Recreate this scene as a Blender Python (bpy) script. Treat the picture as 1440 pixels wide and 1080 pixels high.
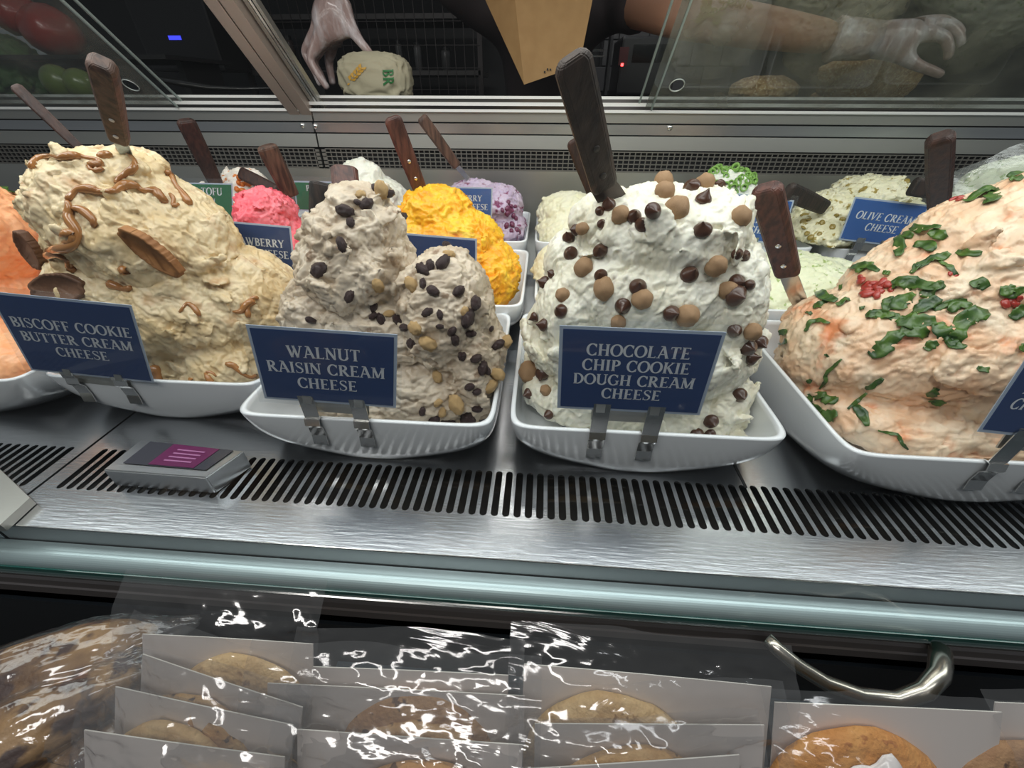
import bpy, bmesh, math, random
import numpy as np
from mathutils import Vector, Matrix, Quaternion, noise as mnoise
from mathutils.bvhtree import BVHTree
for _o in list(bpy.data.objects): bpy.data.objects.remove(_o)
SC = bpy.context.scene
COL = SC.collection
# ------------------------------------------------------------------ camera
F = 563.0
Yc = np.array([50, 407, -F]); Yc = Yc/np.linalg.norm(Yc)
Xc = np.array([9940, -442, F]); Xc = Xc-Xc@Yc*Yc; Xc = Xc/np.linalg.norm(Xc)
Zc = np.cross(Xc, Yc)
RM = np.array([Xc, Yc, Zc]); CAM = np.array([0, 0, .4])
cam = bpy.data.objects.new('camera', bpy.data.cameras.new('camera')); COL.objects.link(cam)
cam.data.sensor_width = 36; cam.data.lens = F/1440*36; cam.data.clip_start = .01
cam.matrix_world = Matrix.Translation(CAM) @ Matrix(RM.tolist()).to_4x4()
SC.camera = cam
# ------------------------------------------------------------------ world, lights, exposure
W = bpy.data.worlds.new('world'); SC.world = W; W.use_nodes = True
W.node_tree.nodes['Background'].inputs[0].default_value = (.86, .93, 1, 1)
W.node_tree.nodes['Background'].inputs[1].default_value = .10
def area(name, loc, target, sx, sy, power, col=(1, 1, 1)):
    l = bpy.data.lights.new(name, 'AREA'); l.shape = 'RECTANGLE'; l.size = sx; l.size_y = sy; l.energy = power; l.color = col
    o = bpy.data.objects.new(name, l); COL.objects.link(o); o.location = loc
    o.rotation_euler = (Vector(target)-Vector(loc)).to_track_quat('-Z', 'Y').to_euler()
    return o
area('case_light_strip', (.1, .50, .80), (.1, .58, 0), 3.4, .28, 11.5, (.96, 1, .98))
area('case_rear_light_strip', (.1, .95, .80), (.1, .95, 0), 3.2, .06, 5, (1, .97, .90))
area('shop_ceiling_light', (-.5, -.7, 1.9), (0, .2, 0), 1.8, .20, 16, (1, .97, .94))
area('film_glint_light', (.4, .0, 1.9), (0, .1, 0), .12, 1.2, 3, (.95, .98, 1))  # unseen strip lamp added so the cellophane catches glints
area('kitchen_ceiling_light', (.6, 2.1, 1.7), (.3, 1.7, .3), 1.0, .5, 5, (1, .93, .88))
SC.view_settings.view_transform = 'Standard'; SC.view_settings.look = 'None'
SC.view_settings.gamma = 1; SC.view_settings.use_curve_mapping = False
SC.view_settings.exposure = 0.1
SC.cycles.use_denoising = True
SC.cycles.max_bounces = 8; SC.cycles.transparent_max_bounces = 24
SC.cycles.caustics_reflective = False; SC.cycles.caustics_refractive = False
SC.cycles.sample_clamp_indirect = 4
# ------------------------------------------------------------------ helpers
def ray(px, py): return RM @ np.array([px-720, 540-py, -F])
def U(px, py, z=None, y=None):
    d = ray(px, py)
    t = (z-CAM[2])/d[2] if z is not None else (y-CAM[1])/d[1]
    return Vector(CAM+t*d)
def pxm(px, py, y): return y/ray(px, py)[1]          # metres per pixel at that depth
def proj(p):
    v = RM.T@(np.array(p)-CAM); return (720+F*v[0]/-v[2], 540-F*v[1]/-v[2])
MATS = {}
def mat(name, col, rough=.5, metal=0, col2=None, nscale=20, bump=0, bscale=60, spec=.5, sss=0, emit=0, coat=0,
        stretch=(1, 1, 1), nlo=.35, nhi=.65, bdist=.002, col3=None, n3=80, lo3=.6, hi3=.68):
    if name in MATS: return MATS[name]
    m = bpy.data.materials.new(name); m.use_nodes = True; nt = m.node_tree; b = nt.nodes['Principled BSDF']
    def c4(c): return (*c, 1)
    b.inputs['Base Color'].default_value = c4(col); b.inputs['Roughness'].default_value = rough
    b.inputs['Metallic'].default_value = metal; b.inputs['Specular IOR Level'].default_value = spec
    if coat: b.inputs['Coat Weight'].default_value = coat; b.inputs['Coat Roughness'].default_value = .1
    if sss:
        b.inputs['Subsurface Weight'].default_value = sss; b.inputs['Subsurface Radius'].default_value = (1, .7, .4)
        b.inputs['Subsurface Scale'].default_value = .006
    if emit: b.inputs['Emission Color'].default_value = c4(col); b.inputs['Emission Strength'].default_value = emit
    tc = nt.nodes.new('ShaderNodeTexCoord'); mp = nt.nodes.new('ShaderNodeMapping'); mp.inputs['Scale'].default_value = stretch
    nt.links.new(tc.outputs['Object'], mp.inputs[0])
    def nz(scale, detail=5):
        n = nt.nodes.new('ShaderNodeTexNoise'); n.inputs['Scale'].default_value = scale; n.inputs['Detail'].default_value = detail
        nt.links.new(mp.outputs[0], n.inputs['Vector']); return n
    if col2:
        n = nz(nscale); r = nt.nodes.new('ShaderNodeValToRGB'); nt.links.new(n.outputs['Fac'], r.inputs[0])
        r.color_ramp.elements[0].position = nlo; r.color_ramp.elements[1].position = nhi
        r.color_ramp.elements[0].color = c4(col); r.color_ramp.elements[1].color = c4(col2)
        out = r.outputs[0]
        if col3:
            n3_ = nz(n3, 3); r3 = nt.nodes.new('ShaderNodeMapRange'); nt.links.new(n3_.outputs['Fac'], r3.inputs[0])
            r3.inputs[1].default_value = lo3; r3.inputs[2].default_value = hi3
            mx = nt.nodes.new('ShaderNodeMix'); mx.data_type = 'RGBA'
            nt.links.new(r3.outputs[0], mx.inputs[0]); nt.links.new(out, mx.inputs[6]); mx.inputs[7].default_value = c4(col3)
            out = mx.outputs[2]
        nt.links.new(out, b.inputs['Base Color'])
    if bump:
        n = nz(bscale, 6); bp = nt.nodes.new('ShaderNodeBump'); bp.inputs['Strength'].default_value = bump
        bp.inputs['Distance'].default_value = bdist
        nt.links.new(n.outputs['Fac'], bp.inputs['Height']); nt.links.new(bp.outputs[0], b.inputs['Normal'])
    MATS[name] = m; return m
def clear_mat(name, tint=(1, 1, 1), ior=1.45, rough=.02, haze=0, hazecol=(.8, .85, .85), bump=0, bscale=30, refl=1.0, hz_noise=0, stretch=(1, 1, 1), bdist=.002):
    """clear sheet: see-through with a fresnel reflection and an even or blotchy film of dust"""
    if name in MATS: return MATS[name]
    m = bpy.data.materials.new(name); m.use_nodes = True; nt = m.node_tree; nt.nodes.clear()
    N = nt.nodes.new; L = nt.links.new
    out = N('ShaderNodeOutputMaterial'); tr = N('ShaderNodeBsdfTransparent'); gl = N('ShaderNodeBsdfGlossy'); df = N('ShaderNodeBsdfDiffuse')
    tr.inputs[0].default_value = (*tint, 1); gl.inputs['Roughness'].default_value = rough; df.inputs[0].default_value = (*hazecol, 1)
    # Schlick reflectance of a thin sheet, same from both sides
    f0 = ((ior-1)/(ior+1))**2*2
    geo = N('ShaderNodeNewGeometry'); dt = N('ShaderNodeVectorMath'); dt.operation = 'DOT_PRODUCT'; L(geo.outputs['Incoming'], dt.inputs[0]); L(geo.outputs['Normal'], dt.inputs[1])
    ab = N('ShaderNodeMath'); ab.operation = 'ABSOLUTE'; L(dt.outputs['Value'], ab.inputs[0])
    sb = N('ShaderNodeMath'); sb.operation = 'SUBTRACT'; sb.inputs[0].default_value = 1; sb.use_clamp = True; L(ab.outputs[0], sb.inputs[1])
    pw = N('ShaderNodeMath'); pw.operation = 'POWER'; pw.inputs[1].default_value = 5; L(sb.outputs[0], pw.inputs[0])
    ml = N('ShaderNodeMath'); ml.operation = 'MULTIPLY_ADD'; ml.inputs[1].default_value = (1-f0)*refl; ml.inputs[2].default_value = f0*refl; ml.use_clamp = True
    L(pw.outputs[0], ml.inputs[0])
    m1 = N('ShaderNodeMixShader'); m2 = N('ShaderNodeMixShader')
    L(tr.outputs[0], m1.inputs[1]); L(df.outputs[0], m1.inputs[2]); m1.inputs[0].default_value = haze
    L(ml.outputs[0], m2.inputs[0]); L(m1.outputs[0], m2.inputs[1]); L(gl.outputs[0], m2.inputs[2]); L(m2.outputs[0], out.inputs[0])
    tc = N('ShaderNodeTexCoord'); mp = N('ShaderNodeMapping'); mp.inputs['Scale'].default_value = stretch; L(tc.outputs['Object'], mp.inputs[0])
    if hz_noise:
        n = N('ShaderNodeTexNoise'); n.inputs['Scale'].default_value = hz_noise; n.inputs['Detail'].default_value = 8; L(mp.outputs[0], n.inputs['Vector'])
        r = N('ShaderNodeMapRange'); r.inputs[1].default_value = .35; r.inputs[2].default_value = .75; r.inputs[3].default_value = haze*.35; r.inputs[4].default_value = haze*1.8
        L(n.outputs['Fac'], r.inputs[0]); L(r.outputs[0], m1.inputs[0])
    if bump:
        n = N('ShaderNodeTexNoise'); n.inputs['Scale'].default_value = bscale; n.inputs['Detail'].default_value = 4; n.inputs['Distortion'].default_value = 1.0; L(mp.outputs[0], n.inputs['Vector'])
        b = N('ShaderNodeBump'); b.inputs['Strength'].default_value = bump; b.inputs['Distance'].default_value = bdist; L(n.outputs['Fac'], b.inputs['Height'])
        L(b.outputs[0], gl.inputs['Normal'])
    MATS[name] = m; return m

def mesh_obj(name, verts, faces, material, parent=None, smooth=False):
    me = bpy.data.meshes.new(name); me.from_pydata([tuple(v) for v in verts], [], faces); me.update()
    if material: me.materials.append(material)
    if smooth: me.polygons.foreach_set('use_smooth', [True]*len(me.polygons))
    o = bpy.data.objects.new(name, me); COL.objects.link(o)
    if parent: attach(o, parent)
    return o
def attach(o, parent):
    o.parent = parent
    bpy.context.view_layer.update()
    o.matrix_parent_inverse = parent.matrix_world.inverted()
def bm_obj(name, bm, material, parent=None, smooth=False):
    me = bpy.data.meshes.new(name); bm.normal_update(); bm.to_mesh(me); bm.free()
    if material: me.materials.append(material)
    if smooth: me.polygons.foreach_set('use_smooth', [True]*len(me.polygons))
    o = bpy.data.objects.new(name, me); COL.objects.link(o)
    if parent: attach(o, parent)
    return o
def tag(o, label, cat, group=None):
    o['label'] = label; o['category'] = cat
    if group: o['group'] = group
    return o
def thing(name, label, cat, loc=(0, 0, 0), group=None):
    o = bpy.data.objects.new(name, None); COL.objects.link(o); o.location = loc; o.empty_display_size = .02
    bpy.context.view_layer.update()
    return tag(o, label, cat, group)
def struct(o): o['kind'] = 'structure'; return o
def box(bm, x0, x1, y0, y1, z0, z1, bevel=0):
    vs = [bm.verts.new((x, y, z)) for x in (x0, x1) for y in (y0, y1) for z in (z0, z1)]
    fs = [bm.faces.new([vs[i] for i in f]) for f in ((0, 1, 3, 2), (4, 6, 7, 5), (0, 4, 5, 1), (2, 3, 7, 6), (0, 2, 6, 4), (1, 5, 7, 3))]
    if bevel:
        es = list({e for f in fs for e in f.edges})
        bmesh.ops.bevel(bm, geom=es, offset=bevel, segments=2, profile=.7, affect='EDGES')
def obox(bm, c, ax, ay, az, bevel=0):
    """box from centre and three half-axis vectors"""
    c, ax, ay, az = map(Vector, (c, ax, ay, az))
    vs = [bm.verts.new(c+sx*ax+sy*ay+sz*az) for sx in (-1, 1) for sy in (-1, 1) for sz in (-1, 1)]
    fs = [bm.faces.new([vs[i] for i in f]) for f in ((0, 1, 3, 2), (4, 6, 7, 5), (0, 4, 5, 1), (2, 3, 7, 6), (0, 2, 6, 4), (1, 5, 7, 3))]
    bmesh.ops.recalc_face_normals(bm, faces=fs)
    if bevel:
        es = list({e for f in fs for e in f.edges})
        bmesh.ops.bevel(bm, geom=es, offset=bevel, segments=2, profile=.7, affect='EDGES')
def bx(name, x0, x1, y0, y1, z0, z1, m, parent=None, bevel=0):
    bm = bmesh.new(); box(bm, x0, x1, y0, y1, z0, z1, bevel); return bm_obj(name, bm, m, parent)
def extrude_x(name, prof, x0, x1, m, parent=None, smooth=False, cap=True):
    """profile of (y,z) points swept along x"""
    n = len(prof); vs = [(x0, y, z) for y, z in prof]+[(x1, y, z) for y, z in prof]
    fs = [(i, (i+1) % n, n+(i+1) % n, n+i) for i in range(n)]
    if cap: fs += [tuple(range(n))[::-1], tuple(range(n, 2*n))]
    o = mesh_obj(name, vs, fs, m, parent, smooth)
    bm = bmesh.new(); bm.from_mesh(o.data); bmesh.ops.recalc_face_normals(bm, faces=bm.faces); bm.to_mesh(o.data); bm.free(); return o
def tube_geom(pts, rads, seg=10, squash=1.0, up=Vector((0, 0, 1))):
    vs, fs = [], []; pts = [Vector(p) for p in pts]
    for i, p in enumerate(pts):
        t = (pts[min(i+1, len(pts)-1)]-pts[max(i-1, 0)]).normalized()
        a = t.cross(up); a = a.normalized() if a.length > 1e-4 else t.orthogonal().normalized(); b = a.cross(t).normalized()
        for k in range(seg):
            th = 2*math.pi*k/seg; vs.append(p+(a*math.cos(th)+b*math.sin(th)*squash)*rads[i])
    for i in range(len(pts)-1):
        for k in range(seg): fs.append((i*seg+k, i*seg+(k+1) % seg, (i+1)*seg+(k+1) % seg, (i+1)*seg+k))
    fs.append(tuple(range(seg))[::-1]); fs.append(tuple((len(pts)-1)*seg+k for k in range(seg)))
    return vs, fs
def tube(name, pts, rads, m, parent=None, seg=10, squash=1.0, up=Vector((0, 0, 1))):
    if not hasattr(rads, '__len__'): rads = [rads]*len(pts)
    vs, fs = tube_geom(pts, rads, seg, squash, up); return mesh_obj(name, vs, fs, m, parent, True)
# vectorised gradient noise
_rng = np.random.default_rng(7); _P = _rng.permutation(256); _P = np.concatenate([_P, _P, _P]); _G = _rng.normal(size=(256, 3)); _G /= np.linalg.norm(_G, axis=1)[:, None]
def pn(p):
    i = np.floor(p).astype(int); f = p-i; i &= 255; u = f*f*f*(f*(f*6-15)+10); r = 0
    for dx in (0, 1):
        for dy in (0, 1):
            for dz in (0, 1):
                h = _P[_P[_P[(i[:, 0]+dx)]+(i[:, 1]+dy)]+(i[:, 2]+dz)]
                g = (_G[h]*(f-np.array([dx, dy, dz]))).sum(1)
                w = (u[:, 0] if dx else 1-u[:, 0])*(u[:, 1] if dy else 1-u[:, 1])*(u[:, 2] if dz else 1-u[:, 2]); r = r+w*g
    return r
def fbm(p, o=3): return sum(pn(p*2**k+k*17.3)/2**k for k in range(o))
# ------------------------------------------------------------------ materials
STEEL = mat('brushed_steel', (.62, .63, .64), .28, .95, (.50, .51, .52), 6, .25, 220, stretch=(.15, 3, 3), bdist=.0006)
STEELD = mat('deck_steel', (.62, .64, .67), .24, 1, (.52, .54, .57), 3, .3, 160, stretch=(.2, 2, 2), bdist=.0006)
STEELG = mat('rear_steel', (.50, .50, .46), .36, .85, (.43, .425, .40), 2.5, .15, 150, stretch=(.2, 2, 2), bdist=.0006)
CHROME = mat('bright_steel', (.75, .74, .72), .16, 1)
BRONZE = mat('anodised_post', (.52, .43, .37), .42, .6, (.46, .38, .33), 4)
RAILG = mat('aluminium_rail', (.50, .62, .64), .40, .55)
DARK = mat('dark_void', (.008, .008, .009), .6)
BLACK = mat('black_plastic', (.012, .012, .013), .35)
WHITE = mat('white_melamine', (.80, .83, .86), .16, 0, coat=.4)
GLASS = clear_mat('front_glass', (.985, 1, .99), 1.35, .0, .006, refl=.55, hz_noise=5)
DOORG = clear_mat('door_glass_hazy', (.82, .86, .84), 1.5, .02, .42, (.27, .27, .23), refl=1.3, hz_noise=9)
DOORE = mat('glass_edge', (.35, .42, .40), .2, .2)
FILM = clear_mat('cellophane', (.96, .96, .96), 1.5, .09, .035, (.8, .8, .8), .5, 26, 1.2, stretch=(.35, 1, 1.2), bdist=.003)
FILM2 = clear_mat('pastry_film', (.95, .95, .95), 1.5, .10, .03, (.8, .8, .8), .8, 16, 1.0, bdist=.004)
SLEEVE = clear_mat('clear_sleeve', (.98, .99, 1), 1.35, .06, .02, (.75, .78, .80), 0, 30, .5)
NAVY = mat('navy_card', (.003, .035, .15), .6, 0, (.004, .042, .17), 5, spec=.2)
BLUE = mat('blue_card', (.014, .10, .36), .5)
GREEN = mat('green_card', (.02, .17, .075), .4)
BORD = mat('card_border', (.48, .56, .68), .4)
INK = mat('sign_lettering', (.80, .82, .85), .5)

# ------------------------------------------------------------------ case structure
X0, X1 = -2.1, 2.3
floor = struct(bx('floor', -3.2, 3.4, -1.2, 3.4, -1.0, -.95, mat('floor_tile', (.05, .045, .04), .5)))
back = struct(bx('wall_back', -3.2, 3.4, 3.1, 3.2, -.95, 2.2, mat('kitchen_wall', (.012, .012, .013), .6)))
case = thing('display_case', 'stainless refrigerated display case holding rows of cream cheese bowls', 'display case', (0, .8, -.95))
# front deck plate with cut slots: real openings
def arc_prof(cx, cz, ry, rz, a0, a1, n=10): return [(cx+ry*math.cos(a0+(a1-a0)*i/n), cz+rz*math.sin(a0+(a1-a0)*i/n)) for i in range(n+1)]
def slotted(name, xa, xb, slots, ya, y0, y1, yb, z, hole_r):
    """plate ya..yb with rounded slots y0..y1; list of slot centre x"""
    bm = bmesh.new(); th = .0025
    def quad(a, b, c, d):
        bm.faces.new([bm.verts.new((*p, z)) for p in (a, b, c, d)])
    slots = sorted(slots); edges = [xa]
    for s in slots: edges += [s-hole_r, s+hole_r]
    edges.append(xb)
    quad((xa, ya), (xb, ya), (xb, y0), (xa, y0)); quad((xa, y1), (xb, y1), (xb, yb), (xa, yb))
    for i in range(0, len(edges), 2): quad((edges[i], y0), (edges[i+1], y0), (edges[i+1], y1), (edges[i], y1))
    K = 4
    for s in slots:
        for yy, sg in ((y0, 1), (y1, -1)):
            for side in (-1, 1):
                arc = [(s+side*hole_r*math.cos(a), yy+sg*hole_r*(1-math.sin(a))) for a in [math.pi/2*k/K for k in range(K+1)]]
                for k in range(K):
                    bm.faces.new([bm.verts.new((*p, z)) for p in ((s+side*hole_r, yy), arc[k], arc[k+1])])
    bmesh.ops.remove_doubles(bm, verts=bm.verts, dist=1e-5)
    bmesh.ops.recalc_face_normals(bm, faces=bm.faces)
    for f in bm.faces:
        if f.normal.z < 0: f.normal_flip()
    r = bmesh.ops.extrude_face_region(bm, geom=list(bm.faces))
    for v in [g for g in r['geom'] if isinstance(g, bmesh.types.BMVert)]: v.co.z -= th
    bmesh.ops.recalc_face_normals(bm, faces=bm.faces)
    return bm_obj(name, bm, STEELD, case)
sp = .01335
slotted('vent_plate', -.613, 1.30, [-.588+sp*i for i in range(140)], .235, .287, .356, .64, 0, .0043)
bx('plate_seam', .2695, .2725, .352, .64, .0001, .0009, DARK, case)
slotted('vent_plate', -1.60, -.617, [-.638-sp*i for i in range(70)], .235, .287, .356, .64, 0, .0043)
bx('deck_step', X0, X1, .64, .985, -.004, .014, STEELD, case)
bx('deck_step', X0, X1, .985, 1.375, -.004, .030, STEELD, case)
bx('duct_floor', X0, X1, .24, 1.37, -.075, -.07, mat('duct_dark', (.03, .028, .025), .5), case)
extrude_x('deck_lip', [(.2342, -.003), (.236, -.003), (.236, -.032), (.2342, -.032)], -.613, 1.30, mat('lip_steel', (.40, .41, .42), .4, .85), case)
extrude_x('edge_bead', arc_prof(.2352, -.0014, .0014, .0014, math.pi*.4, math.pi*1.3, 6), -.613, 1.30, CHROME, case)
extrude_x('deck_lip', [(.2335, -.001), (.236, -.001), (.236, -.03), (.2335, -.03)], X0, -.617, STEELD, case)
# raised plate at the lower left corner
pl = [U(-60, 600, z=.012), U(0, 660, z=.012), U(42, 700, z=.012), U(0, 738, z=.012), U(-80, 745, z=.012)]
bm = bmesh.new(); fc = bm.faces.new([bm.verts.new(p) for p in pl]); r = bmesh.ops.extrude_face_region(bm, geom=[fc])
for v in [g for g in r['geom'] if isinstance(g, bmesh.types.BMVert)]: v.co.z -= .011
bmesh.ops.recalc_face_normals(bm, faces=bm.faces); bm_obj('corner_plate', bm, STEELG, case)
# front rail, glass channel, nose
def yz(py, y=None, z=None):
    p = U(720, py, y=y, z=z); return (p.y, p.z)
extrude_x('rail', [(.233, -.028)]+arc_prof(.222, -.042, .0125, .014, math.pi*.45, math.pi*1.0)+[(.2095, -.050), (.2095, -.075), (.233, -.075)], X0, X1, RAILG, case, smooth=False)
GE = mat('glass_edge_green', (.02, .10, .085), .1, 0, coat=.6)
extrude_x('glass_channel', [(.2094, -.041), (.2094, -.050), (.2070, -.050), (.2075, -.041)], X0, X1, GE, case)
extrude_x('channel_lip', [(.2094, -.0502), (.2094, -.0535), (.2050, -.0535), (.2050, -.0502)], X0, X1, CHROME, case)
extrude_x('nose_trim', [(.205, -.0536), (.2035, -.058), (.2035, -.070), (.202, -.072), (.202, -.086), (.208, -.100), (.232, -.100), (.232, -.0755), (.2095, -.0755), (.2095, -.0536)], X0, X1, mat('nose_grey', (.30, .27, .26), .35, .8), case)
bx('front_panel', X0, X1, .24, .26, -.95, -.075, BLACK, case)
# front glass: leans inward
gb, gt = (.2085, -.041), (.268, .62)
gp = mesh_obj('front_pane', [(X0, gb[0], gb[1]), (X1, gb[0], gb[1]), (X1, gt[0], gt[1]), (X0, gt[0], gt[1])], [(0, 1, 2, 3)], GLASS, case)
# rear wall pieces
def rz(py): return U(720, py, y=1.38).z
zs = {k: rz(k) for k in (135, 143, 150, 157, 172, 174, 188, 190, 209, 211, 240, 300)}
SEAM = U(442, 170, y=1.38).x
for xa, xb in ((X0, SEAM-.0025), (SEAM+.0025, X1)):
    extrude_x('sill_face', [(1.375, zs[172]), (1.375, zs[157]), (1.45, zs[157]), (1.45, zs[172])], xa, xb, STEELG, case)
    extrude_x('trim_strip', [(1.368, zs[188]), (1.368, zs[174]), (1.44, zs[174]), (1.44, zs[188])], xa, xb, STEEL, case)
    extrude_x('lower_panel', [(1.368, zs[209]), (1.372, zs[190]), (1.44, zs[190]), (1.44, zs[209])], xa, xb, STEELG, case)
bx('rear_backing', X0, X1, 1.395, 1.45, .01, zs[157]-.001, DARK, case)
bx('rear_panel', X0, X1, 1.372, 1.394, .03, zs[240], STEELG, case)
for px, py in ((425, 177), (443, 178), (942, 180)):
    p = U(px, py, y=1.366)
    bm = bmesh.new(); bmesh.ops.create_uvsphere(bm, u_segments=12, v_segments=8, radius=.0075); bmesh.ops.scale(bm, vec=(1, .5, 1), verts=bm.verts)
    bmesh.ops.translate(bm, vec=p, verts=bm.verts); bm_obj('screw', bm, CHROME, case, True)
# sliding-door tracks
WA = mat('white_aluminium', (.85, .86, .84), .4, .1)
for pa, pb, yy in ((135, 139, 1.376), (144, 149, 1.372), (154, 158, 1.366)):
    za, zb = U(720, pa, y=yy).z, U(720, pb, y=yy).z
    bx('door_track', X0, X1, yy, yy+.012, zb, za, WA, case)
extrude_x('track_bed', [(1.38, zs[157]), (1.38, zs[157]+.002), (1.46, rz(139)), (1.46, zs[157])], X0, X1, mat('track_dark', (.06, .06, .055), .4), case)
# rear mesh grille: one part each side of the seam, square holes
def grille(xa, xb):
    bm = bmesh.new(); zt, zb = zs[211], zs[240]; y0 = 1.372
    box(bm, xa, xb, y0, y0+.006, zt-.003, zt); box(bm, xa, xb, y0, y0+.006, zb, zb+.004)
    box(bm, xa, xa+.012, y0, y0+.006, zb, zt); box(bm, xb-.012, xb, y0, y0+.006, zb, zt)
    for k in range(1, 5):
        z = zt+(zb-zt)*k/5; box(bm, xa, xb, y0, y0+.004, z-.0013, z+.0013)
    x = xa+.012
    while x < xb-.012:
        box(bm, x-.0013, x+.0013, y0+.0005, y0+.0045, zb, zt); x += .0162
    o = bm_obj('grille', bm, mat('grille_metal', (.22, .21, .19), .5, .6), case); o['kind'] = 'stuff'
grille(X0, SEAM-.004); grille(SEAM+.004, X1)
# leaning door frame: posts rise towards the customer at 43 degrees
LA = math.radians(43); LD = Vector((0, -math.cos(LA), math.sin(LA))); LN = Vector((0, -math.sin(LA), -math.cos(LA)))
def lean(px, py, off=0):
    """point on the leaning door plane through (y 1.372, z .385) seen at this pixel"""
    o = Vector((0, 1.372, .385))+LN*off; d = Vector(ray(px, py)); c = Vector(CAM)
    t = (o-c).dot(LN)/d.dot(LN); return c+d*t
xl, xm, xr = lean(408, 150).x, lean(425, 152).x, lean(441, 152).x
for xa, xb, nm in ((xl, xm-.0015, 'door_post'), (xm+.0015, xr, 'door_post')):
    o = Vector(((xa+xb)/2, 1.372, .385)); bm = bmesh.new()
    obox(bm, o+LD*.42+LN*.004, ((xb-xa)/2, 0, 0), LD*.46, LN*.02, .002); bm_obj(nm, bm, BRONZE, case)
for dx, w, m_ in ((.010, .005, STEELG), (.020, .003, CHROME), (.030, .004, STEELG)):
    bm = bmesh.new(); obox(bm, Vector((xr+dx, 1.372, .385))+LD*.42-LN*.006, (w, 0, 0), LD*.46, LN*.008); bm_obj('door_seal', bm, m_, case)
# glass doors
def pane(nm, xa, xb, off, m, hole=None):
    o = Vector((0, 1.372, .385)); bm = bmesh.new(); h = .95
    def P(x, s): return Vector((x, 0, 0))+Vector((0, o.y, o.z))+LD*s+LN*off
    if hole:
        hx, hs, r = hole; n = 24
        outer = []; inner = []
        for k in range(n):
            a = 2*math.pi*k/n; c, s = math.cos(a), math.sin(a)
            q = .06/max(abs(c), abs(s)); outer.append((hx+q*c, hs+q*s)); inner.append((hx+r*c, hs+r*s))
        vo = [bm.verts.new(P(*p)) for p in outer]; vi = [bm.verts.new(P(*p)) for p in inner]
        for k in range(n): bm.faces.new((vo[k], vo[(k+1) % n], vi[(k+1) % n], vi[k]))
        a0, a1, b0, b1 = hx-.06, hx+.06, hs-.06, hs+.06
        for (u0, u1, v0, v1) in ((xa, a0, 0, h), (a1, xb, 0, h), (a0, a1, 0, b0), (a0, a1, b1, h)):
            bm.faces.new([bm.verts.new(P(*p)) for p in ((u0, v0), (u1, v0), (u1, v1), (u0, v1))])
    else:
        bm.faces.new([bm.verts.new(P(*p)) for p in ((xa, 0), (xb, 0), (xb, h), (xa, h))])
    g = bm_obj(nm, bm, m, case)
    return g
def edge(x, off):
    bm = bmesh.new(); o = Vector((x, 1.372, .385))+LN*off; obox(bm, o+LD*.47, (.0022, 0, 0), LD*.475, LN*.003); bm_obj('glass_edge', bm, DOORE, case)
hz = lean(952, 119, .02); hs = (hz-Vector((0, 1.372, .385))-LN*.02).dot(LD)
xR = lean(921, 140, .02).x; xL = lean(236, 138, .02).x
pane('door_pane', xR, X1, .02, DOORG, (hz.x, hs, .018)); edge(xR, .02)
hz2 = lean(184, 119, .02); hs2 = (hz2-Vector((0, 1.372, .385))-LN*.02).dot(LD)
pane('door_pane', X0, xL, .02, DOORG, (hz2.x, hs2, .018)); edge(xL, .02)
CLR = clear_mat('door_glass_clear', (.93, .95, .95), 1.4, .01, .012, refl=.7, hz_noise=14)
pane('door_pane', lean(902, 135, .0).x, X1, 0, CLR); edge(lean(902, 135, 0).x, 0)
pane('door_pane', X0, lean(251, 138, 0).x, 0, CLR); edge(lean(251, 138, 0).x, 0)
for x, s in ((hz.x, hs), (hz2.x, hs2)):
    c = Vector((x, 1.372, .385))+LD*s+LN*.022
    pts = [c+Vector((1, 0, 0))*.018*math.cos(a)+LD*.018*math.sin(a) for a in [2*math.pi*k/24 for k in range(25)]]
    tube('finger_hole_rim', pts, .0016, mat('rim_glass', (.6, .65, .62), .15, .4), case, 6)
# pull tube under the rail
bow = [U(1078, 898, y=.19), U(1092, 912, y=.182), U(1120, 935, y=.172), U(1160, 960, y=.162), U(1210, 978, y=.156), U(1262, 985, y=.156), U(1300, 972, y=.160), U(1320, 950, y=.172), U(1323, 932, y=.186), U(1322, 915, y=.2)]
tb = tube('pull_bar', [p for p in bow], [.0068, .0068, .007, .007, .007, .0075, .008, .0085, .009, .009], mat('satin_tube', (.62, .58, .50), .25, 1), case, 16)
tb['label'] = 'bent satin steel tube under the front rail'
# ------------------------------------------------------------------ bowls
def make_bowl(x0, x1, y0, y1, zr, label, h=.075, group='square white serving bowls'):
    cx, cy, hx, hy = (x0+x1)/2, (y0+y1)/2, (x1-x0)/2, (y1-y0)/2
    z0 = zr-h; N = 96
    prof = []   # (scale, z, exponent)
    K = 9
    for i in range(K+1):
        t = i/K; a = t*math.pi/2
        prof.append((.955+.045*math.sin(a), z0+.001+(h-.003)*t**1.35, 2.2+13*t**1.7))
    th = .0045
    vs, fs = [], []
    def ring(s, z, e, d=0):
        for k in range(N):
            a = 2*math.pi*(k+.5)/N; c, q = math.cos(a), math.sin(a); vs.append((cx+(hx*s-d)*math.copysign(abs(c)**(2/e), c), cy+(hy*s-d)*math.copysign(abs(q)**(2/e), q), z))
    ring(.0001, z0, 2); ring(.90, z0, 2.1)
    for p in prof: ring(*p)
    ring(1.0, zr, 15); ring(.99, zr+.0008, 15, .0015); ring(.985, zr, 15, th*.7)
    for p in reversed(prof[1:-1]): ring(p[0], p[1]+.004, p[2], th)
    ring(.88, z0+.005, 2.1); ring(.0001, z0+.005, 2)
    R = len(vs)//N
    for r in range(R-1):
        for k in range(N): fs.append((r*N+k, r*N+(k+1) % N, (r+1)*N+(k+1) % N, (r+1)*N+k))
    o = mesh_obj('serving_bowl', vs, fs, WHITE, None, True)
    return tag(o, label, 'bowl', group)
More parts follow.
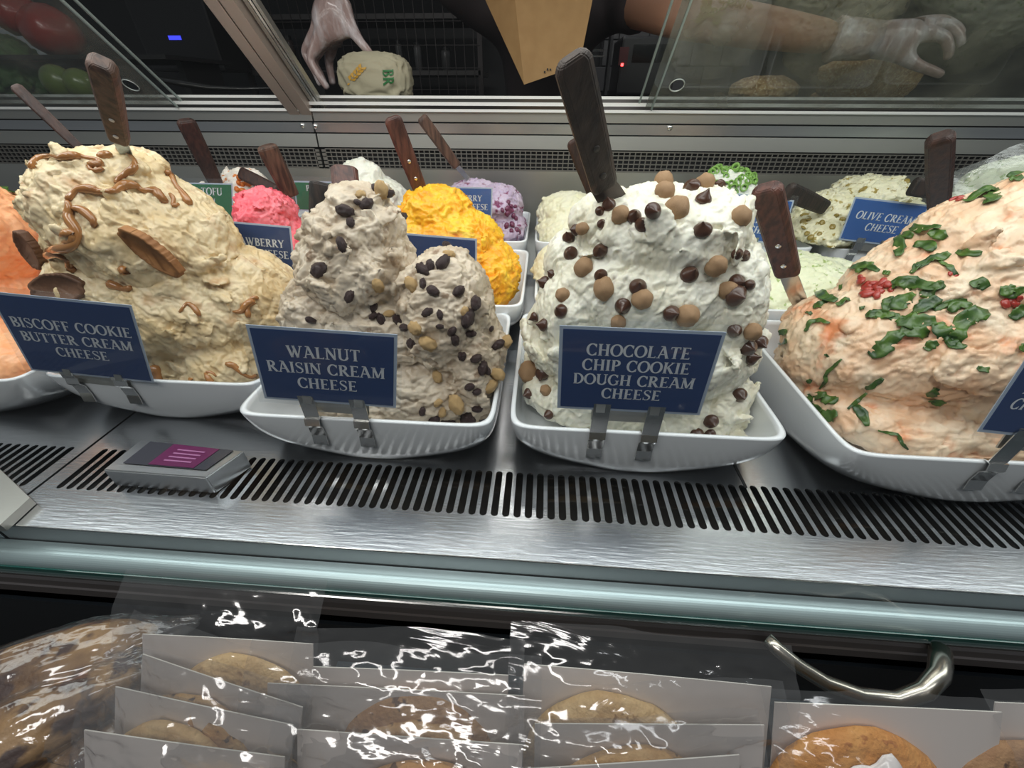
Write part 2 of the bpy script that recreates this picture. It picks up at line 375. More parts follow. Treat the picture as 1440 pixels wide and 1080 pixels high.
B1, B2, B3, B4 = (-.705, -.379, .417, .735), (-.377, -.048, .357, .672), (-.029, .303, .359, .676), (.352, .69, .338, .672)
M1, M2, M3, M4, M0 = (-.70, -.385, .675, .995), (-.355, -.028, .665, .995), (-.008, .315, .685, .995), (.355, .68, .685, 1.0), (-1.04, -.72, .675, .99)
K1, K2, K3, K4, K5, K0 = (-.70, -.385, 1.005, 1.32), (-.355, -.035, 1.005, 1.325), (-.016, .31, 1.005, 1.325), (.335, .655, 1.01, 1.33), (.68, 1.0, 1.01, 1.33), (-1.04, -.72, 1.0, 1.32)
B0 = (-1.04, -.72, .40, .72)
make_bowl(*B1, .075, 'white bowl under the caramel-drizzled cookie butter mound, front row left')
make_bowl(*B2, .075, 'white bowl under the walnut raisin mound in the front row')
make_bowl(*B3, .075, 'white bowl under the chocolate chip mound in the front row')
make_bowl(*B4, .078, 'white bowl under the orange-pink herb-topped mound, front right')
make_bowl(*B0, .075, 'white bowl under the orange mound at the left edge, front row')
make_bowl(*M1, .09, 'white bowl of pink cream cheese in the second row')
make_bowl(*M2, .09, 'white bowl of yellow mango cream cheese in the second row')
make_bowl(*M3, .09, 'white bowl behind the chocolate chip mound in the second row')
make_bowl(*M4, .09, 'white bowl of pale green cream cheese in the second row by the brown handle')
make_bowl(*K1, .105, 'white bowl of white cream cheese in the back row behind the walnut mound')
make_bowl(*K2, .105, 'white bowl of purple blueberry cream cheese in the back row')
make_bowl(*K3, .105, 'white bowl of fluffy plain cream cheese left of the big black handle')
make_bowl(*K4, .105, 'white bowl of scallion-topped cream cheese in the back row')
make_bowl(*K5, .105, 'white bowl of olive cream cheese in the back row')
make_bowl(*K0, .105, 'white bowl of tofu cream cheese with orange bits in the back row')
# ------------------------------------------------------------------ cream cheese mounds
ICO = {}
def ico(sub):
    if sub not in ICO:
        bm = bmesh.new(); bmesh.ops.create_icosphere(bm, subdivisions=sub, radius=1)
        ICO[sub] = (np.array([v.co for v in bm.verts]), [tuple(v.index for v in f.verts) for f in bm.faces]); bm.free()
    return ICO[sub]
MOUNDS = {}
BASES = {'choc': (.74, -.036), 'm4': (.9, 0), 'mango': (.80, -.02)}
def mound(key, name, label, blobs, bowl, zr, m, seed, vox=.0019, lumps=110, lump=(.012, .03), amp=.005, cell=.03, fine=.0016, cat='cream cheese', base=True, dirn=(1, .2, .5), stri=.0012, mats=None):
    rng = np.random.default_rng(seed)
    V, Fs = [], []; n = 0
    def add(c, Rm, sub=2):
        nonlocal n
        v, f = ico(sub); V.append(v@Rm.T+c); Fs.extend([tuple(i+n for i in q) for q in f]); n += len(v)
    cs = []
    for b in blobs:
        px, py, Y, rx, rz_, ry = b[:6]; rot = b[6] if len(b) > 6 else 0
        t = pxm(px, py, Y); c = np.array(U(px, py, y=Y)); r = math.radians(rot)
        Rm = np.array([[math.cos(r), 0, -math.sin(r)], [0, 1, 0], [math.sin(r), 0, math.cos(r)]])@np.diag([rx*t, ry, rz_*t])
        add(c, Rm, 3); cs.append((c, Rm))
    if base:
        x0, x1, y0, y1 = bowl; cx, cy = (x0+x1)/2, (y0+y1)/2
        bw, bsh = BASES.get(key, (.86, 0)); cx += bsh
        v, f = ico(3); q = v.copy(); q = np.sign(q)*np.abs(q)**.75
        V.append(q*np.array([(x1-x0)/2*bw, (y1-y0)/2*bw, .040])+np.array([cx, cy, zr-.022])); Fs.extend([tuple(i+n for i in q_) for q_ in f]); n += len(v)
    wts = np.array([abs(np.linalg.det(Rm))**.66 for _, Rm in cs]); wts /= wts.sum()
    dv = np.array(dirn, float)
    for _ in range(lumps):
        c, Rm = cs[rng.choice(len(cs), p=wts)]
        d = rng.normal(size=3); d[1] = -abs(d[1])*1.1 if rng.random() < .8 else d[1]; d /= np.linalg.norm(d)
        p = c+Rm@d; nr = np.linalg.inv(Rm).T@d; nr /= np.linalg.norm(nr)
        s = rng.uniform(*lump); a = dv*rng.choice([-1, 1])+rng.normal(size=3)*.55; a -= a@nr*nr; a /= np.linalg.norm(a)+1e-9
        b = np.cross(nr, a); tilt = rng.uniform(-.38, .38); a2 = a*math.cos(tilt)+nr*math.sin(tilt); n2 = nr*math.cos(tilt)-a*math.sin(tilt)
        add(p-nr*s*.18, np.stack([a2*s*rng.uniform(1.1, 2.1), b*s*rng.uniform(.5, 1), n2*s*rng.uniform(.18, .34)], axis=1), 2)
    me = bpy.data.meshes.new('tmp'); me.from_pydata(np.concatenate(V).tolist(), [], Fs); me.update()
    o = bpy.data.objects.new('tmp', me); COL.objects.link(o)
    md = o.modifiers.new('r', 'REMESH'); md.mode = 'VOXEL'; md.voxel_size = vox
    ms = o.modifiers.new('s', 'SMOOTH'); ms.factor = .5; ms.iterations = 2
    dg = bpy.context.evaluated_depsgraph_get(); dg.update()
    me2 = bpy.data.meshes.new_from_object(o.evaluated_get(dg)); bpy.data.objects.remove(o); bpy.data.meshes.remove(me)
    k = len(me2.vertices); co = np.empty(k*3); me2.vertices.foreach_get('co', co); co = co.reshape(-1, 3)
    no = np.empty(k*3); me2.vertices.foreach_get('normal', no); no = no.reshape(-1, 3)
    sd = seed*3.7
    wp = np.stack([fbm(co*24+sd+j*11, 3) for j in range(3)], axis=1)
    q = co+wp*.022
    dn_ = dv/np.linalg.norm(dv)
    def cells(q, size, s2):
        r2 = np.random.default_rng(s2); lo, hi = q.min(0), q.max(0); q = q-.55*(q@dn_)[:, None]*dn_[None]
        nc = int(min(900, max(20, .5*(hi-lo).prod()/size**3)))
        surf = q[r2.choice(k, nc, replace=False)]+r2.normal(size=(nc, 3))*size*.1
        tv = r2.normal(size=(nc, 3))*.6+dn_*r2.choice([-1.0, 1.0], (nc, 1), p=[.75, .25]); tv /= np.linalg.norm(tv, axis=1)[:, None]
        st = dv+r2.normal(size=(nc, 3))*.5; st /= np.linalg.norm(st, axis=1)[:, None]
        out = np.empty(k); cr = np.empty(k); sv = np.empty((k, 3)); pv = np.empty((k, 3))
        for a in range(0, k, 8000):
            qq = q[a:a+8000]; d2 = ((qq**2).sum(1)[:, None]-2*qq@surf.T+(surf**2).sum(1)[None])
            ii = np.argpartition(d2, 1, axis=1)[:, :2]; dd = np.sqrt(np.maximum(np.take_along_axis(d2, ii, 1), 0))
            o_ = np.argsort(dd, axis=1); ii = np.take_along_axis(ii, o_, 1); dd = np.take_along_axis(dd, o_, 1); i0 = ii[:, 0]
            out[a:a+8000] = np.clip(((qq-surf[i0])*tv[i0]).sum(1)/size, -1, 1); cr[a:a+8000] = dd[:, 1]-dd[:, 0]
            sv[a:a+8000] = np.cross(st[i0], tv[i0]); pv[a:a+8000] = surf[i0]
        return out, cr, sv, pv
    s1, c1, sv, pv = cells(q, cell, seed+1); s2, c2, _, _ = cells(q+wp*.006, cell*.36, seed+2)
    al = co@(dv/np.linalg.norm(dv)); st_ = (co+wp*.02)-.62*al[:, None]*(dv/np.linalg.norm(dv))[None]
    rd = 1-np.abs(fbm(st_*70+sd, 3))*2
    disp = amp*1.2*s1-amp*.25*np.exp(-c1/.0018)+amp*.26*s2+fine*(rd-.6)*1.9+fine*.6*fbm(co*240+sd, 2)
    u = ((q-pv)*sv).sum(1)
    disp += stri*pn(np.stack([u*420, np.zeros(k)+sd, pv[:, 0]*90], axis=1))*np.clip(c1/.004, 0, 1)
    if bowl is not None and base:      # stay inside the bowl walls
        pass
    co = co+no*disp[:, None]
    if bowl is not None:
        x0, x1, y0, y1 = bowl; tt = np.clip((co[:, 2]-(zr-.075))/.072, 0, 1)**(1/1.35); low = co[:, 2] < zr+.006; cx, cy = (x0+x1)/2, (y0+y1)/2
        s = .955+.045*np.sin(tt*math.pi/2); e = 2.2+13*tt**1.7; hx, hy = ((x1-x0)/2-.009)*s, ((y1-y0)/2-.009)*s
        a_, b_ = (co[:, 0]-cx)/hx, (co[:, 1]-cy)/hy; mm = (np.abs(a_)**e+np.abs(b_)**e)**(1/e); kk = np.where(low & (mm > .99), .99/np.maximum(mm, 1e-6), 1)
        co[:, 0] = cx+(co[:, 0]-cx)*kk; co[:, 1] = cy+(co[:, 1]-cy)*kk
        co[:, 2] = np.maximum(co[:, 2], zr-.066)
    me2.vertices.foreach_set('co', co.ravel()); me2.update(); me2.name = name
    me2.materials.clear(); me2.materials.append(m); me2.polygons.foreach_set('use_smooth', [True]*len(me2.polygons))
    ob = bpy.data.objects.new(name, me2); COL.objects.link(ob); tag(ob, label, cat)
    vs = [Vector(v) for v in co]
    MOUNDS[key] = (ob, BVHTree.FromPolygons(vs, [tuple(p.vertices) for p in me2.polygons]))
    return ob
def cream(nm, a, b, c=None, sc=26, **k): return mat(nm, a, .42, 0, b, sc, .35, 260, sss=.12, col3=c, bdist=.0012, coat=.06, **k)
C_BISC = cream('cookie_butter_cream', (.70, .53, .29), (.82, .70, .48), (.46, .24, .08), n3=26, lo3=.56, hi3=.72)
C_WAL = cream('walnut_cream', (.50, .40, .29), (.70, .60, .47), (.34, .24, .16), n3=60, lo3=.60, hi3=.70)
C_CHOC = cream('chip_cream', (.80, .76, .60), (.86, .84, .73), (.46, .42, .37), n3=45, lo3=.66, hi3=.76)
C_ORG = cream('tomato_cream', (.78, .49, .30), (.84, .68, .50), (.76, .28, .12), n3=24, lo3=.58, hi3=.74)
C_SAL = cream('orange_cream', (.95, .40, .17), (.95, .52, .28))
C_PINK = cream('strawberry_cream', (.82, .11, .15), (.88, .22, .26), (.70, .05, .08), n3=90, lo3=.66, hi3=.72)
C_YEL = cream('mango_cream', (.90, .40, .008), (.92, .60, .04), (.92, .34, .0), n3=28, lo3=.55, hi3=.68)
C_PUR = cream('blueberry_cream', (.46, .36, .50), (.58, .48, .60), (.20, .04, .11), n3=40, lo3=.56, hi3=.62)
C_WHT = cream('plain_cream', (.76, .73, .50), (.80, .78, .60))
C_SCA = cream('scallion_cream', (.68, .71, .48), (.76, .78, .58), (.32, .42, .14), n3=95, lo3=.60, hi3=.66)
C_OLV = cream('olive_cream', (.68, .65, .43), (.76, .73, .54), (.34, .26, .06), n3=75, lo3=.60, hi3=.66)
C_TOF = cream('tofu_cream', (.82, .76, .68), (.86, .80, .72), (.70, .22, .04), n3=60, lo3=.58, hi3=.64)
mound('bisc', 'cookie_butter_mound', 'tall tan cookie butter cream cheese mound with caramel drizzle, front left',
      [(150, 288, .54, 92, 70, .075, 12), (158, 372, .53, 58, 88, .06), (215, 330, .55, 115, 85, .10, -32), (250, 420, .545, 150, 85, .11, -12), (330, 420, .57, 88, 72, .10), (250, 500, .52, 125, 60, .10), (165, 238, .56, 60, 28, .06), (330, 500, .51, 60, 50, .08)],
      B1, .075, C_BISC, 27, lumps=190, lump=(.010, .023), amp=.0058, cell=.035, dirn=(-.6, .1, .8))
mound('wal', 'walnut_raisin_mound', 'tall grey-beige walnut raisin cream cheese mound, second in the front row',
      [(503, 320, .53, 66, 42, .07), (505, 372, .525, 80, 66, .085),  (545, 455, .52, 118, 66, .10), (630, 440, .50, 66, 90, .085), (590, 530, .48, 112, 60, .095), (640, 395, .51, 34, 46, .045), (480, 450, .53, 72, 80, .09), (670, 500, .49, 42, 70, .08), (500, 280, .53, 40, 22, .04)],
      B2, .075, C_WAL, 23, lumps=170, lump=(.010, .026), amp=.0058, cell=.025, dirn=(1, .2, .15))
mound('choc', 'chocolate_chip_mound', 'tall white chocolate chip cookie dough cream cheese mound, third in the front row',
      [(925, 330, .52, 118, 62, .085), (905, 400, .515, 138, 80, .10), (900, 480, .505, 160, 80, .11), (905, 560, .48, 142, 55, .09), (985, 310, .52, 60, 45, .07), (1000, 430, .50, 62, 100, .08), (800, 440, .50, 48, 70, .07), (1000, 540, .49, 46, 50, .07), (850, 310, .53, 50, 36, .06), (800, 370, .53, 35, 45, .05)],
      B3, .075, C_CHOC, 31, lumps=90, lump=(.012, .028), amp=.0045, fine=.0014, dirn=(.4, .2, 1))
mound('org', 'sun_dried_tomato_mound', 'large pale orange herb-topped cream cheese mound at the front right',
      [(1440, 340, .56, 140, 75, .11, 12), (1330, 400, .55, 125, 75, .11, 28), (1290, 470, .52, 165, 90, .12, 20), (1200, 470, .54, 85, 55, .10, 20), (1400, 520, .50, 190, 105, .13), (1330, 585, .455, 120, 45, .09), (1520, 400, .54, 150, 150, .12)],
      B4, .078, C_ORG, 43, vox=.0023, lumps=150, lump=(.014, .034), amp=.0052, dirn=(1, .2, .45))
mound('sal', 'orange_cream_mound', 'bright orange cream cheese mound cut off by the left edge, front row',
      [(-40, 330, .62, 70, 75, .10), (-40, 430, .58, 85, 90, .12), (-60, 500, .55, 90, 50, .10)],
      B0, .075, C_SAL, 5, vox=.003, lumps=60, amp=.004)
mound('pink', 'strawberry_mound', 'pink strawberry cream cheese mound in the second row',
      [(375, 300, .84, 38, 32, .07), (380, 340, .83, 55, 40, .10), (370, 380, .82, 80, 40, .12), (400, 380, .80, 60, 60, .10)],
      M1, .09, C_PINK, 6, vox=.0028, lumps=150, lump=(.008, .022), amp=.006, cell=.018, fine=.0028)
mound('mango', 'mango_mound', 'bright yellow mango cream cheese mound in the second row',
      [(615, 296, .85, 48, 32, .08), (640, 340, .83, 68, 45, .10), (655, 385, .80, 68, 46, .11), (690, 385, .80, 42, 44, .09), (590, 350, .84, 50, 60, .10)],
      M2, .09, C_YEL, 7, vox=.0028, lumps=200, lump=(.007, .020), amp=.0060, cell=.016, fine=.0028, dirn=(1, 0, .1))
mound('flf', 'plain_cream_mound', 'fluffy pale cream cheese heap behind the left side of the chocolate chip mound, back row',
      [(800, 300, 1.14, 45, 28, .09), (800, 330, 1.10, 48, 34, .10), (850, 310, 1.14, 60, 30, .10)], K3, .105, C_WHT, 8, vox=.0035, lumps=110, lump=(.008, .016), amp=.004, cell=.02)
mound('m3', 'plain_cream_mound', 'pale cream cheese heap hidden mostly behind the chocolate chip mound, second row',
      [(800, 385, .83, 52, 45, .10), (880, 380, .83, 90, 50, .10)], M3, .09, C_WHT, 9, vox=.0035, lumps=110, lump=(.009, .018), amp=.004, cell=.02)
mound('m4', 'scallion_cream_mound', 'low pale green-flecked cream cheese heap beside the red-brown knife handle, second row',
      [(1120, 390, .82, 70, 30, .11), (1170, 395, .84, 60, 26, .10), (1090, 415, .78, 60, 26, .09)], M4, .09, C_SCA, 10, vox=.0035, lumps=110, lump=(.009, .018), amp=.004, cell=.02)
mound('k1', 'white_cream_mound', 'small white cream cheese peak rising behind the walnut raisin mound, back row',
      [(510, 255, 1.15, 32, 28, .06), (520, 280, 1.14, 55, 30, .09)], K1, .105, cream('white_cream', (.80, .80, .68), (.84, .84, .76)), 12, vox=.0035, lumps=50, lump=(.012, .022))
mound('k2', 'blueberry_mound', 'purple blueberry cream cheese mound in the back row',
      [(665, 275, 1.16, 34, 20, .08), (700, 290, 1.14, 36, 28, .09), (705, 320, 1.12, 36, 24, .10), (640, 300, 1.14, 50, 30, .09)], K2, .105, C_PUR, 13, vox=.0032, lumps=120, lump=(.008, .018), fine=.003)
mound('k4', 'scallion_topped_mound', 'white cream cheese mound crowned with chopped scallions in the back row',
      [(1022, 262, 1.16, 34, 22, .07), (1030, 300, 1.14, 60, 38, .10)], K4, .105, cream('scallion_white', (.84, .85, .76), (.88, .89, .82)), 14, vox=.0035, lumps=70, lump=(.008, .018))
mound('k5', 'olive_mound', 'pale olive-flecked cream cheese mound in the back row behind the olive sign',
      [(1225, 272, 1.16, 50, 22, .09), (1195, 300, 1.13, 72, 32, .10), (1150, 325, 1.10, 48, 26, .10), (1240, 320, 1.12, 60, 40, .10)], K5, .105, C_OLV, 15, vox=.0032, lumps=180, lump=(.008, .018), amp=.005, cell=.018, fine=.0026)
mound('k0', 'tofu_mound', 'white tofu cream cheese mound with orange bits in the back row, beside a dark handle',
      [(345, 262, 1.16, 30, 22, .07), (320, 290, 1.14, 60, 30, .09)], K0, .105, C_TOF, 16, vox=.0035, lumps=70, lump=(.010, .020))
mound('veg', 'herb_cream_mound', 'pale green herbed cream cheese mound under clear film at the far right, back row',
      [(1480, 270, 1.12, 120, 50, .12), (1420, 300, 1.08, 95, 40, .10), (1390, 310, 1.02, 70, 40, .10)], (1.04, 1.38, 1.0, 1.32), .105, cream('herb_cream', (.66, .72, .54), (.74, .78, .62), (.30, .42, .16), n3=90, lo3=.6, hi3=.66), 17, vox=.004, lumps=90, lump=(.010, .022))
make_bowl(1.025, 1.35, 1.005, 1.32, .105, 'white bowl under the film-covered herbed mound at the far right')

# ------------------------------------------------------------------ surface placement of toppings
def hit(key, px, py):
    ob, bv = MOUNDS[key]; d = Vector(ray(px, py)).normalized()
    l, n, i, dist = bv.ray_cast(Vector(CAM), d)
    if l is None:
        return None, None
    # average normal round the spot
    ns = Vector(n); c = 1
    for dx, dy in ((4, 0), (-4, 0), (0, 4), (0, -4), (7, 7), (-7, -7), (7, -7), (-7, 7)):
        l2, n2, _, d2 = bv.ray_cast(Vector(CAM), Vector(ray(px+dx, py+dy)).normalized())
        if l2 is not None and abs(d2-dist) < .02: ns += n2; c += 1
    return l, ns.normalized()
def frame(n, spin=0):
    z = Vector(n).normalized(); x = z.orthogonal().normalized(); x = Quaternion(z, spin) @ x
    return Matrix((x, z.cross(x), z)).transposed().to_4x4()
def lathe(prof, seg=20):
    vs, fs = [], []
    for r, z in prof:
        for k in range(seg):
            a = 2*math.pi*k/seg; vs.append((r*math.cos(a), r*math.sin(a), z))
    for i in range(len(prof)-1):
        for k in range(seg): fs.append((i*seg+k, i*seg+(k+1) % seg, (i+1)*seg+(k+1) % seg, (i+1)*seg+k))
    fs.append(tuple(range(seg))[::-1]); fs.append(tuple((len(prof)-1)*seg+k for k in range(seg)))
    return vs, fs
ORD = ['first', 'second', 'third', 'fourth', 'fifth', 'sixth', 'seventh', 'eighth', 'ninth', 'tenth', 'eleventh', 'twelfth', 'thirteenth', 'fourteenth', 'fifteenth', 'sixteenth', 'seventeenth', 'eighteenth', 'nineteenth', 'twentieth']
def zoned(items, zones, fmt):
    """items (px,py,..); zones [(name, test)] -> label for each, ordered left to right in its zone"""
    lab = {}
    left = list(range(len(items)))
    for zn, test in zones:
        idx = sorted([i for i in left if test(items[i][0], items[i][1])], key=lambda i: items[i][0])
        left = [i for i in left if i not in idx]
        for k, i in enumerate(idx):
            pos = '' if len(idx) == 1 else ', leftmost' if k == 0 else ', rightmost' if k == len(idx)-1 else ', %s from the left' % ORD[k]
            lab[i] = (fmt % (zn)+pos)
    return [lab[i] for i in range(len(items))]
def banded(items, fmt):
    ys = sorted(i[1] for i in items); n = len(ys); a, b, c = ys[n//4], ys[n//2], ys[3*n//4]
    return zoned(items, [('at the top', lambda x, y: y < a), ('in the upper middle', lambda x, y: y < b), ('in the lower middle', lambda x, y: y < c), ('at the bottom', lambda x, y: True)], fmt)
def place(key, name, data, items, labels, cat, group, size_px, sink=.35, scale3=(1, 1, 1), seed=1, material=None, tilt=.5, facecam=0, zup=0):
    rng = random.Random(seed)
    for it, lb in zip(items, labels):
        px, py = it[:2]; sp_ = it[2] if len(it) > 2 else size_px
        sp_ = sp_*1.06; l, n = hit(key, px, py)
        if l is None:
            for dx, dy in ((0, 6), (8, 0), (-8, 0), (0, 12), (14, 4), (-14, 4), (0, 20), (-22, 6), (22, 6)):
                l, n = hit(key, px+dx, py+dy)
                if l is not None: break
        if l is None: print('MISS', name, px, py); continue
        s = sp_*.5*pxm(px, py, l.y)
        if zup: n = (n*(1-zup)+Vector((0, -.2, 1))*zup).normalized()
        n2 = (n+Vector([rng.gauss(0, tilt*.5) for _ in range(3)])).normalized()
        o = bpy.data.objects.new(name, data[rng.randrange(len(data))]); COL.objects.link(o)
        o.matrix_world = Matrix.Translation(l+n*s*sink) @ frame(n2, rng.uniform(0, 6.28)) @ Matrix.Diagonal((s*scale3[0]*rng.uniform(.9, 1.1), s*scale3[1]*rng.uniform(.9, 1.1), s*scale3[2], 1))
        tag(o, lb, cat, group)
def data_from(name, vs, fs, m, smooth=True):
    me = bpy.data.meshes.new(name); me.from_pydata([tuple(v) for v in vs], [], fs); me.update(); me.materials.append(m)
    if smooth: me.polygons.foreach_set('use_smooth', [True]*len(me.polygons))
    return me
def lumpy(name, m, amt, freq, seed, sub=3, sq=(1, 1, 1), ridge=0):
    v, f = ico(sub); r = 1+amt*fbm(v*freq+seed, 2)+(-ridge*np.abs(fbm(v*freq*1.3+seed*2, 2)) if ridge else 0)
    return data_from(name, v*r[:, None]*np.array(sq), f, m)
# chocolate chips
CH = mat('chocolate', (.050, .018, .009), .30, 0, (.085, .034, .018), 40, coat=.15)
chip_p = [(.0001, -.55), (.80, -.55), (.98, -.42), (1.0, -.2), (.93, .05), (.74, .32), (.48, .58), (.26, .84), (.12, 1.08), (.03, 1.24), (.0001, 1.26)]
v, f = lathe(chip_p, 20); chip = [data_from('chocolate_chip', v, f, CH)]
chips = [(1022-700, 0)]
def crop(l, x0, y0, s): return [(x0+a/s, y0+b/s)+((c/s,) if (c := (r[0] if r else 0)) else ()) for a, b, *r in l]
S = 1440/440
chips = crop([(510, 355, 62), (630, 410, 64), (668, 445, 68), (718, 385, 72), (888, 280, 72), (948, 330, 74), (1020, 265, 50), (940, 470, 74), (475, 557, 64), (335, 580, 62), (325, 505, 54), (360, 470, 50), (880, 675, 78),
              (645, 730, 70), (572, 822, 70), (475, 680, 60), (290, 840, 60), (212, 905, 56), (172, 872, 48), (215, 715, 56), (248, 668, 40), (800, 852, 76), (1100, 715, 78), (1100, 775, 90), (1160, 722, 50), (1100, 578, 50), (1132, 590, 48),
              (1090, 930, 60), (1200, 990, 70), (1150, 1010, 70), (1160, 1060, 66), (470, 385, 40), (480, 440, 40)], 700, 180, S)
chips += crop([(190, 380, 58), (132, 462, 44), (215, 548, 44), (898, 578, 58), (838, 632, 62), (892, 634, 50), (1018, 468, 58)], 700, 400, 3)
zones = [('along the crest', lambda x, y: y < 290), ('below the crest', lambda x, y: y < 345), ('on the upper left flank', lambda x, y: y < 400 and x < 900), ('on the upper right flank', lambda x, y: y < 410 and x >= 900), ('just above the sign', lambda x, y: y < 450 and x < 980), ('left of the sign', lambda x, y: x < 790), ('under the sign', lambda x, y: y > 575), ('right of the sign', lambda x, y: True)]
place('choc', 'chocolate_chip', chip, chips, zoned(chips, zones, 'dark chocolate chip %s of the white mound'), 'chocolate chip', 'chocolate chips on the white mound', 22, .30, (1, 1, .92), 3, tilt=.5)
DG = mat('cookie_dough', (.30, .17, .08), .55, 0, (.44, .27, .14), 30, .4, 120, col3=(.10, .05, .03), n3=60, lo3=.64, hi3=.68)
dough = [lumpy('dough_ball', DG, .22, 1.3, s) for s in (1, 5, 9)]
doughs = crop([(757, 255, 86), (765, 305, 92), (565, 405, 84), (820, 380, 104), (955, 260, 84), (1113, 415, 90), (400, 650, 88), (492, 742, 98), (998, 632, 96), (662, 792, 92), (300, 770, 60), (1060, 750, 80), (1165, 935, 80), (865, 860, 110), (555, 890, 70), (395, 465, 60)], 700, 180, S)
doughs += crop([(135, 370, 84), (205, 450, 50)], 700, 400, 3)
place('choc', 'dough_ball', dough, doughs, zoned(doughs, zones, 'tan cookie dough ball %s of the white mound'), 'cookie dough ball', 'cookie dough balls on the white mound', 28, .25, (1, 1, .92), 4)
# raisins and walnuts
RS = mat('raisin', (.018, .006, .008), .30, 0, (.05, .018, .014), 60, .6, 200, coat=.15)
rais = [lumpy('raisin', RS, .18, 2.0, s, 3, (1, .66, .58), ridge=.45) for s in (2, 6, 11, 15)]
S2 = 1440/520
raisins = crop([(680, 378, 66), (763, 355, 58), (665, 510, 56), (583, 610, 74), (697, 712, 50), (547, 803, 40), (790, 750, 46), (820, 800, 50), (790, 788, 36), (888, 803, 50), (912, 832, 44), (942, 895, 50), (985, 610, 60), (1012, 595, 50), (1060, 582, 66), (975, 600, 40), (983, 662, 40), (1022, 690, 50),
                (1122, 693, 54), (1187, 738, 60), (1155, 795, 74), (1168, 855, 40), (1048, 783, 38), (1000, 775, 44), (1048, 828, 28), (1095, 845, 44), (1105, 880, 48), (1135, 945, 40), (1275, 900, 50), (1190, 955, 48), (1212, 990, 60), (1248, 838, 26), (728, 345, 30), (792, 272, 30), (905, 400, 36), (850, 310, 40), (700, 425, 40), (1165, 1062, 40), (1075, 512, 34), (1230, 1000, 40)], 240, 160, S2)
raisins += crop([(822, 534, 40), (870, 572, 66), (930, 585, 66), (1015, 572, 90), (1052, 525, 42), (1022, 432, 42), (1052, 452, 42), (250, 512, 44), (992, 304, 40), (780, 245, 46), (625, 578, 30)], 320, 400, 3)
zr2 = [('near the peak', lambda x, y: y < 320), ('on the upper left slope', lambda x, y: y < 400 and x < 560), ('on the right shoulder', lambda x, y: y < 400), ('above the sign', lambda x, y: y < 440 and x < 600), ('across the middle right', lambda x, y: y < 455), ('right of the sign', lambda x, y: y < 530 and x > 540), ('down the right edge', lambda x, y: y < 560 and x > 540), ('along the bowl rim', lambda x, y: True)]
place('wal', 'raisin', rais, raisins, zoned(raisins, zr2, 'wrinkled dark raisin %s of the walnut mound'), 'raisin', 'raisins on the walnut mound', 18, .22, (1.1, 1.1, 1.1), 5, tilt=.25)
WN = mat('walnut_meat', (.50, .30, .12), .5, 0, (.66, .46, .22), 40, .6, 120)
wnut = [lumpy('walnut_piece', WN, .3, 2.6, s, 3, (1, .72, .55), ridge=.5) for s in (3, 8, 13)]
wnuts = crop([(820, 298, 60), (940, 665, 60), (805, 668, 56), (955, 835, 64), (1000, 895, 76), (852, 780, 40), (1305, 888, 56), (1082, 552, 50), (1145, 770, 36), (740, 318, 40)], 240, 160, S2)
wnuts += crop([(965, 505, 84), (1105, 430, 66), (1138, 380, 66), (885, 390, 50), (905, 540, 44), (888, 498, 36), (230, 545, 46), (790, 185, 60), (265, 570, 30)], 320, 400, 3)
place('wal', 'walnut_piece', wnut, wnuts, zoned(wnuts, zr2, 'golden brown walnut piece %s of the raisin mound'), 'walnut', 'walnut pieces on the raisin mound', 22, .18, (1.1, 1.1, 1.1), 6, tilt=.3)
# caramel drizzle: tubes laid on the surface
CAR = mat('caramel', (.33, .14, .045), .18, 0, (.42, .19, .06), 20, coat=.6, sss=.1)
def drizzle(key, pts, wpx, label, seed):
    path = []
    for i in range(len(pts)-1):
        a, b = pts[i], pts[i+1]; L = math.hypot(b[0]-a[0], b[1]-a[1]); k = max(1, int(L/4))
        for j in range(k): path.append((a[0]+(b[0]-a[0])*j/k, a[1]+(b[1]-a[1])*j/k))
    path.append(pts[-1]); P, R_ = [], []
    rg = random.Random(seed); last = None
    for i, (x, y) in enumerate(path):
        l, n = hit(key, x+math.sin(i*.9)*1.5, y+math.cos(i*.7)*1.2)
        if l is None or (last and (l-last).length > .10): continue
        last = l; w = wpx*.5*pxm(x, y, l.y)*(1+.3*math.sin(i*.55+seed)); P.append(l+n*w*.35); R_.append(w)
    if len(P) < 4: print('drizzle short', label); return
    for _ in range(2): P = [P[0]]+[(P[i-1]+P[i]*2+P[i+1])/4 for i in range(1, len(P)-1)]+[P[-1]]
    R_[0] *= .5; R_[-1] *= .6
    o = tube('caramel_drizzle', P, R_, CAR, None, 8); tag(o, label, 'caramel', 'caramel drizzle on the cookie butter mound')
S = 1440/440
def cp(l): return [(x/S, 180+y/S) for x, y in l]
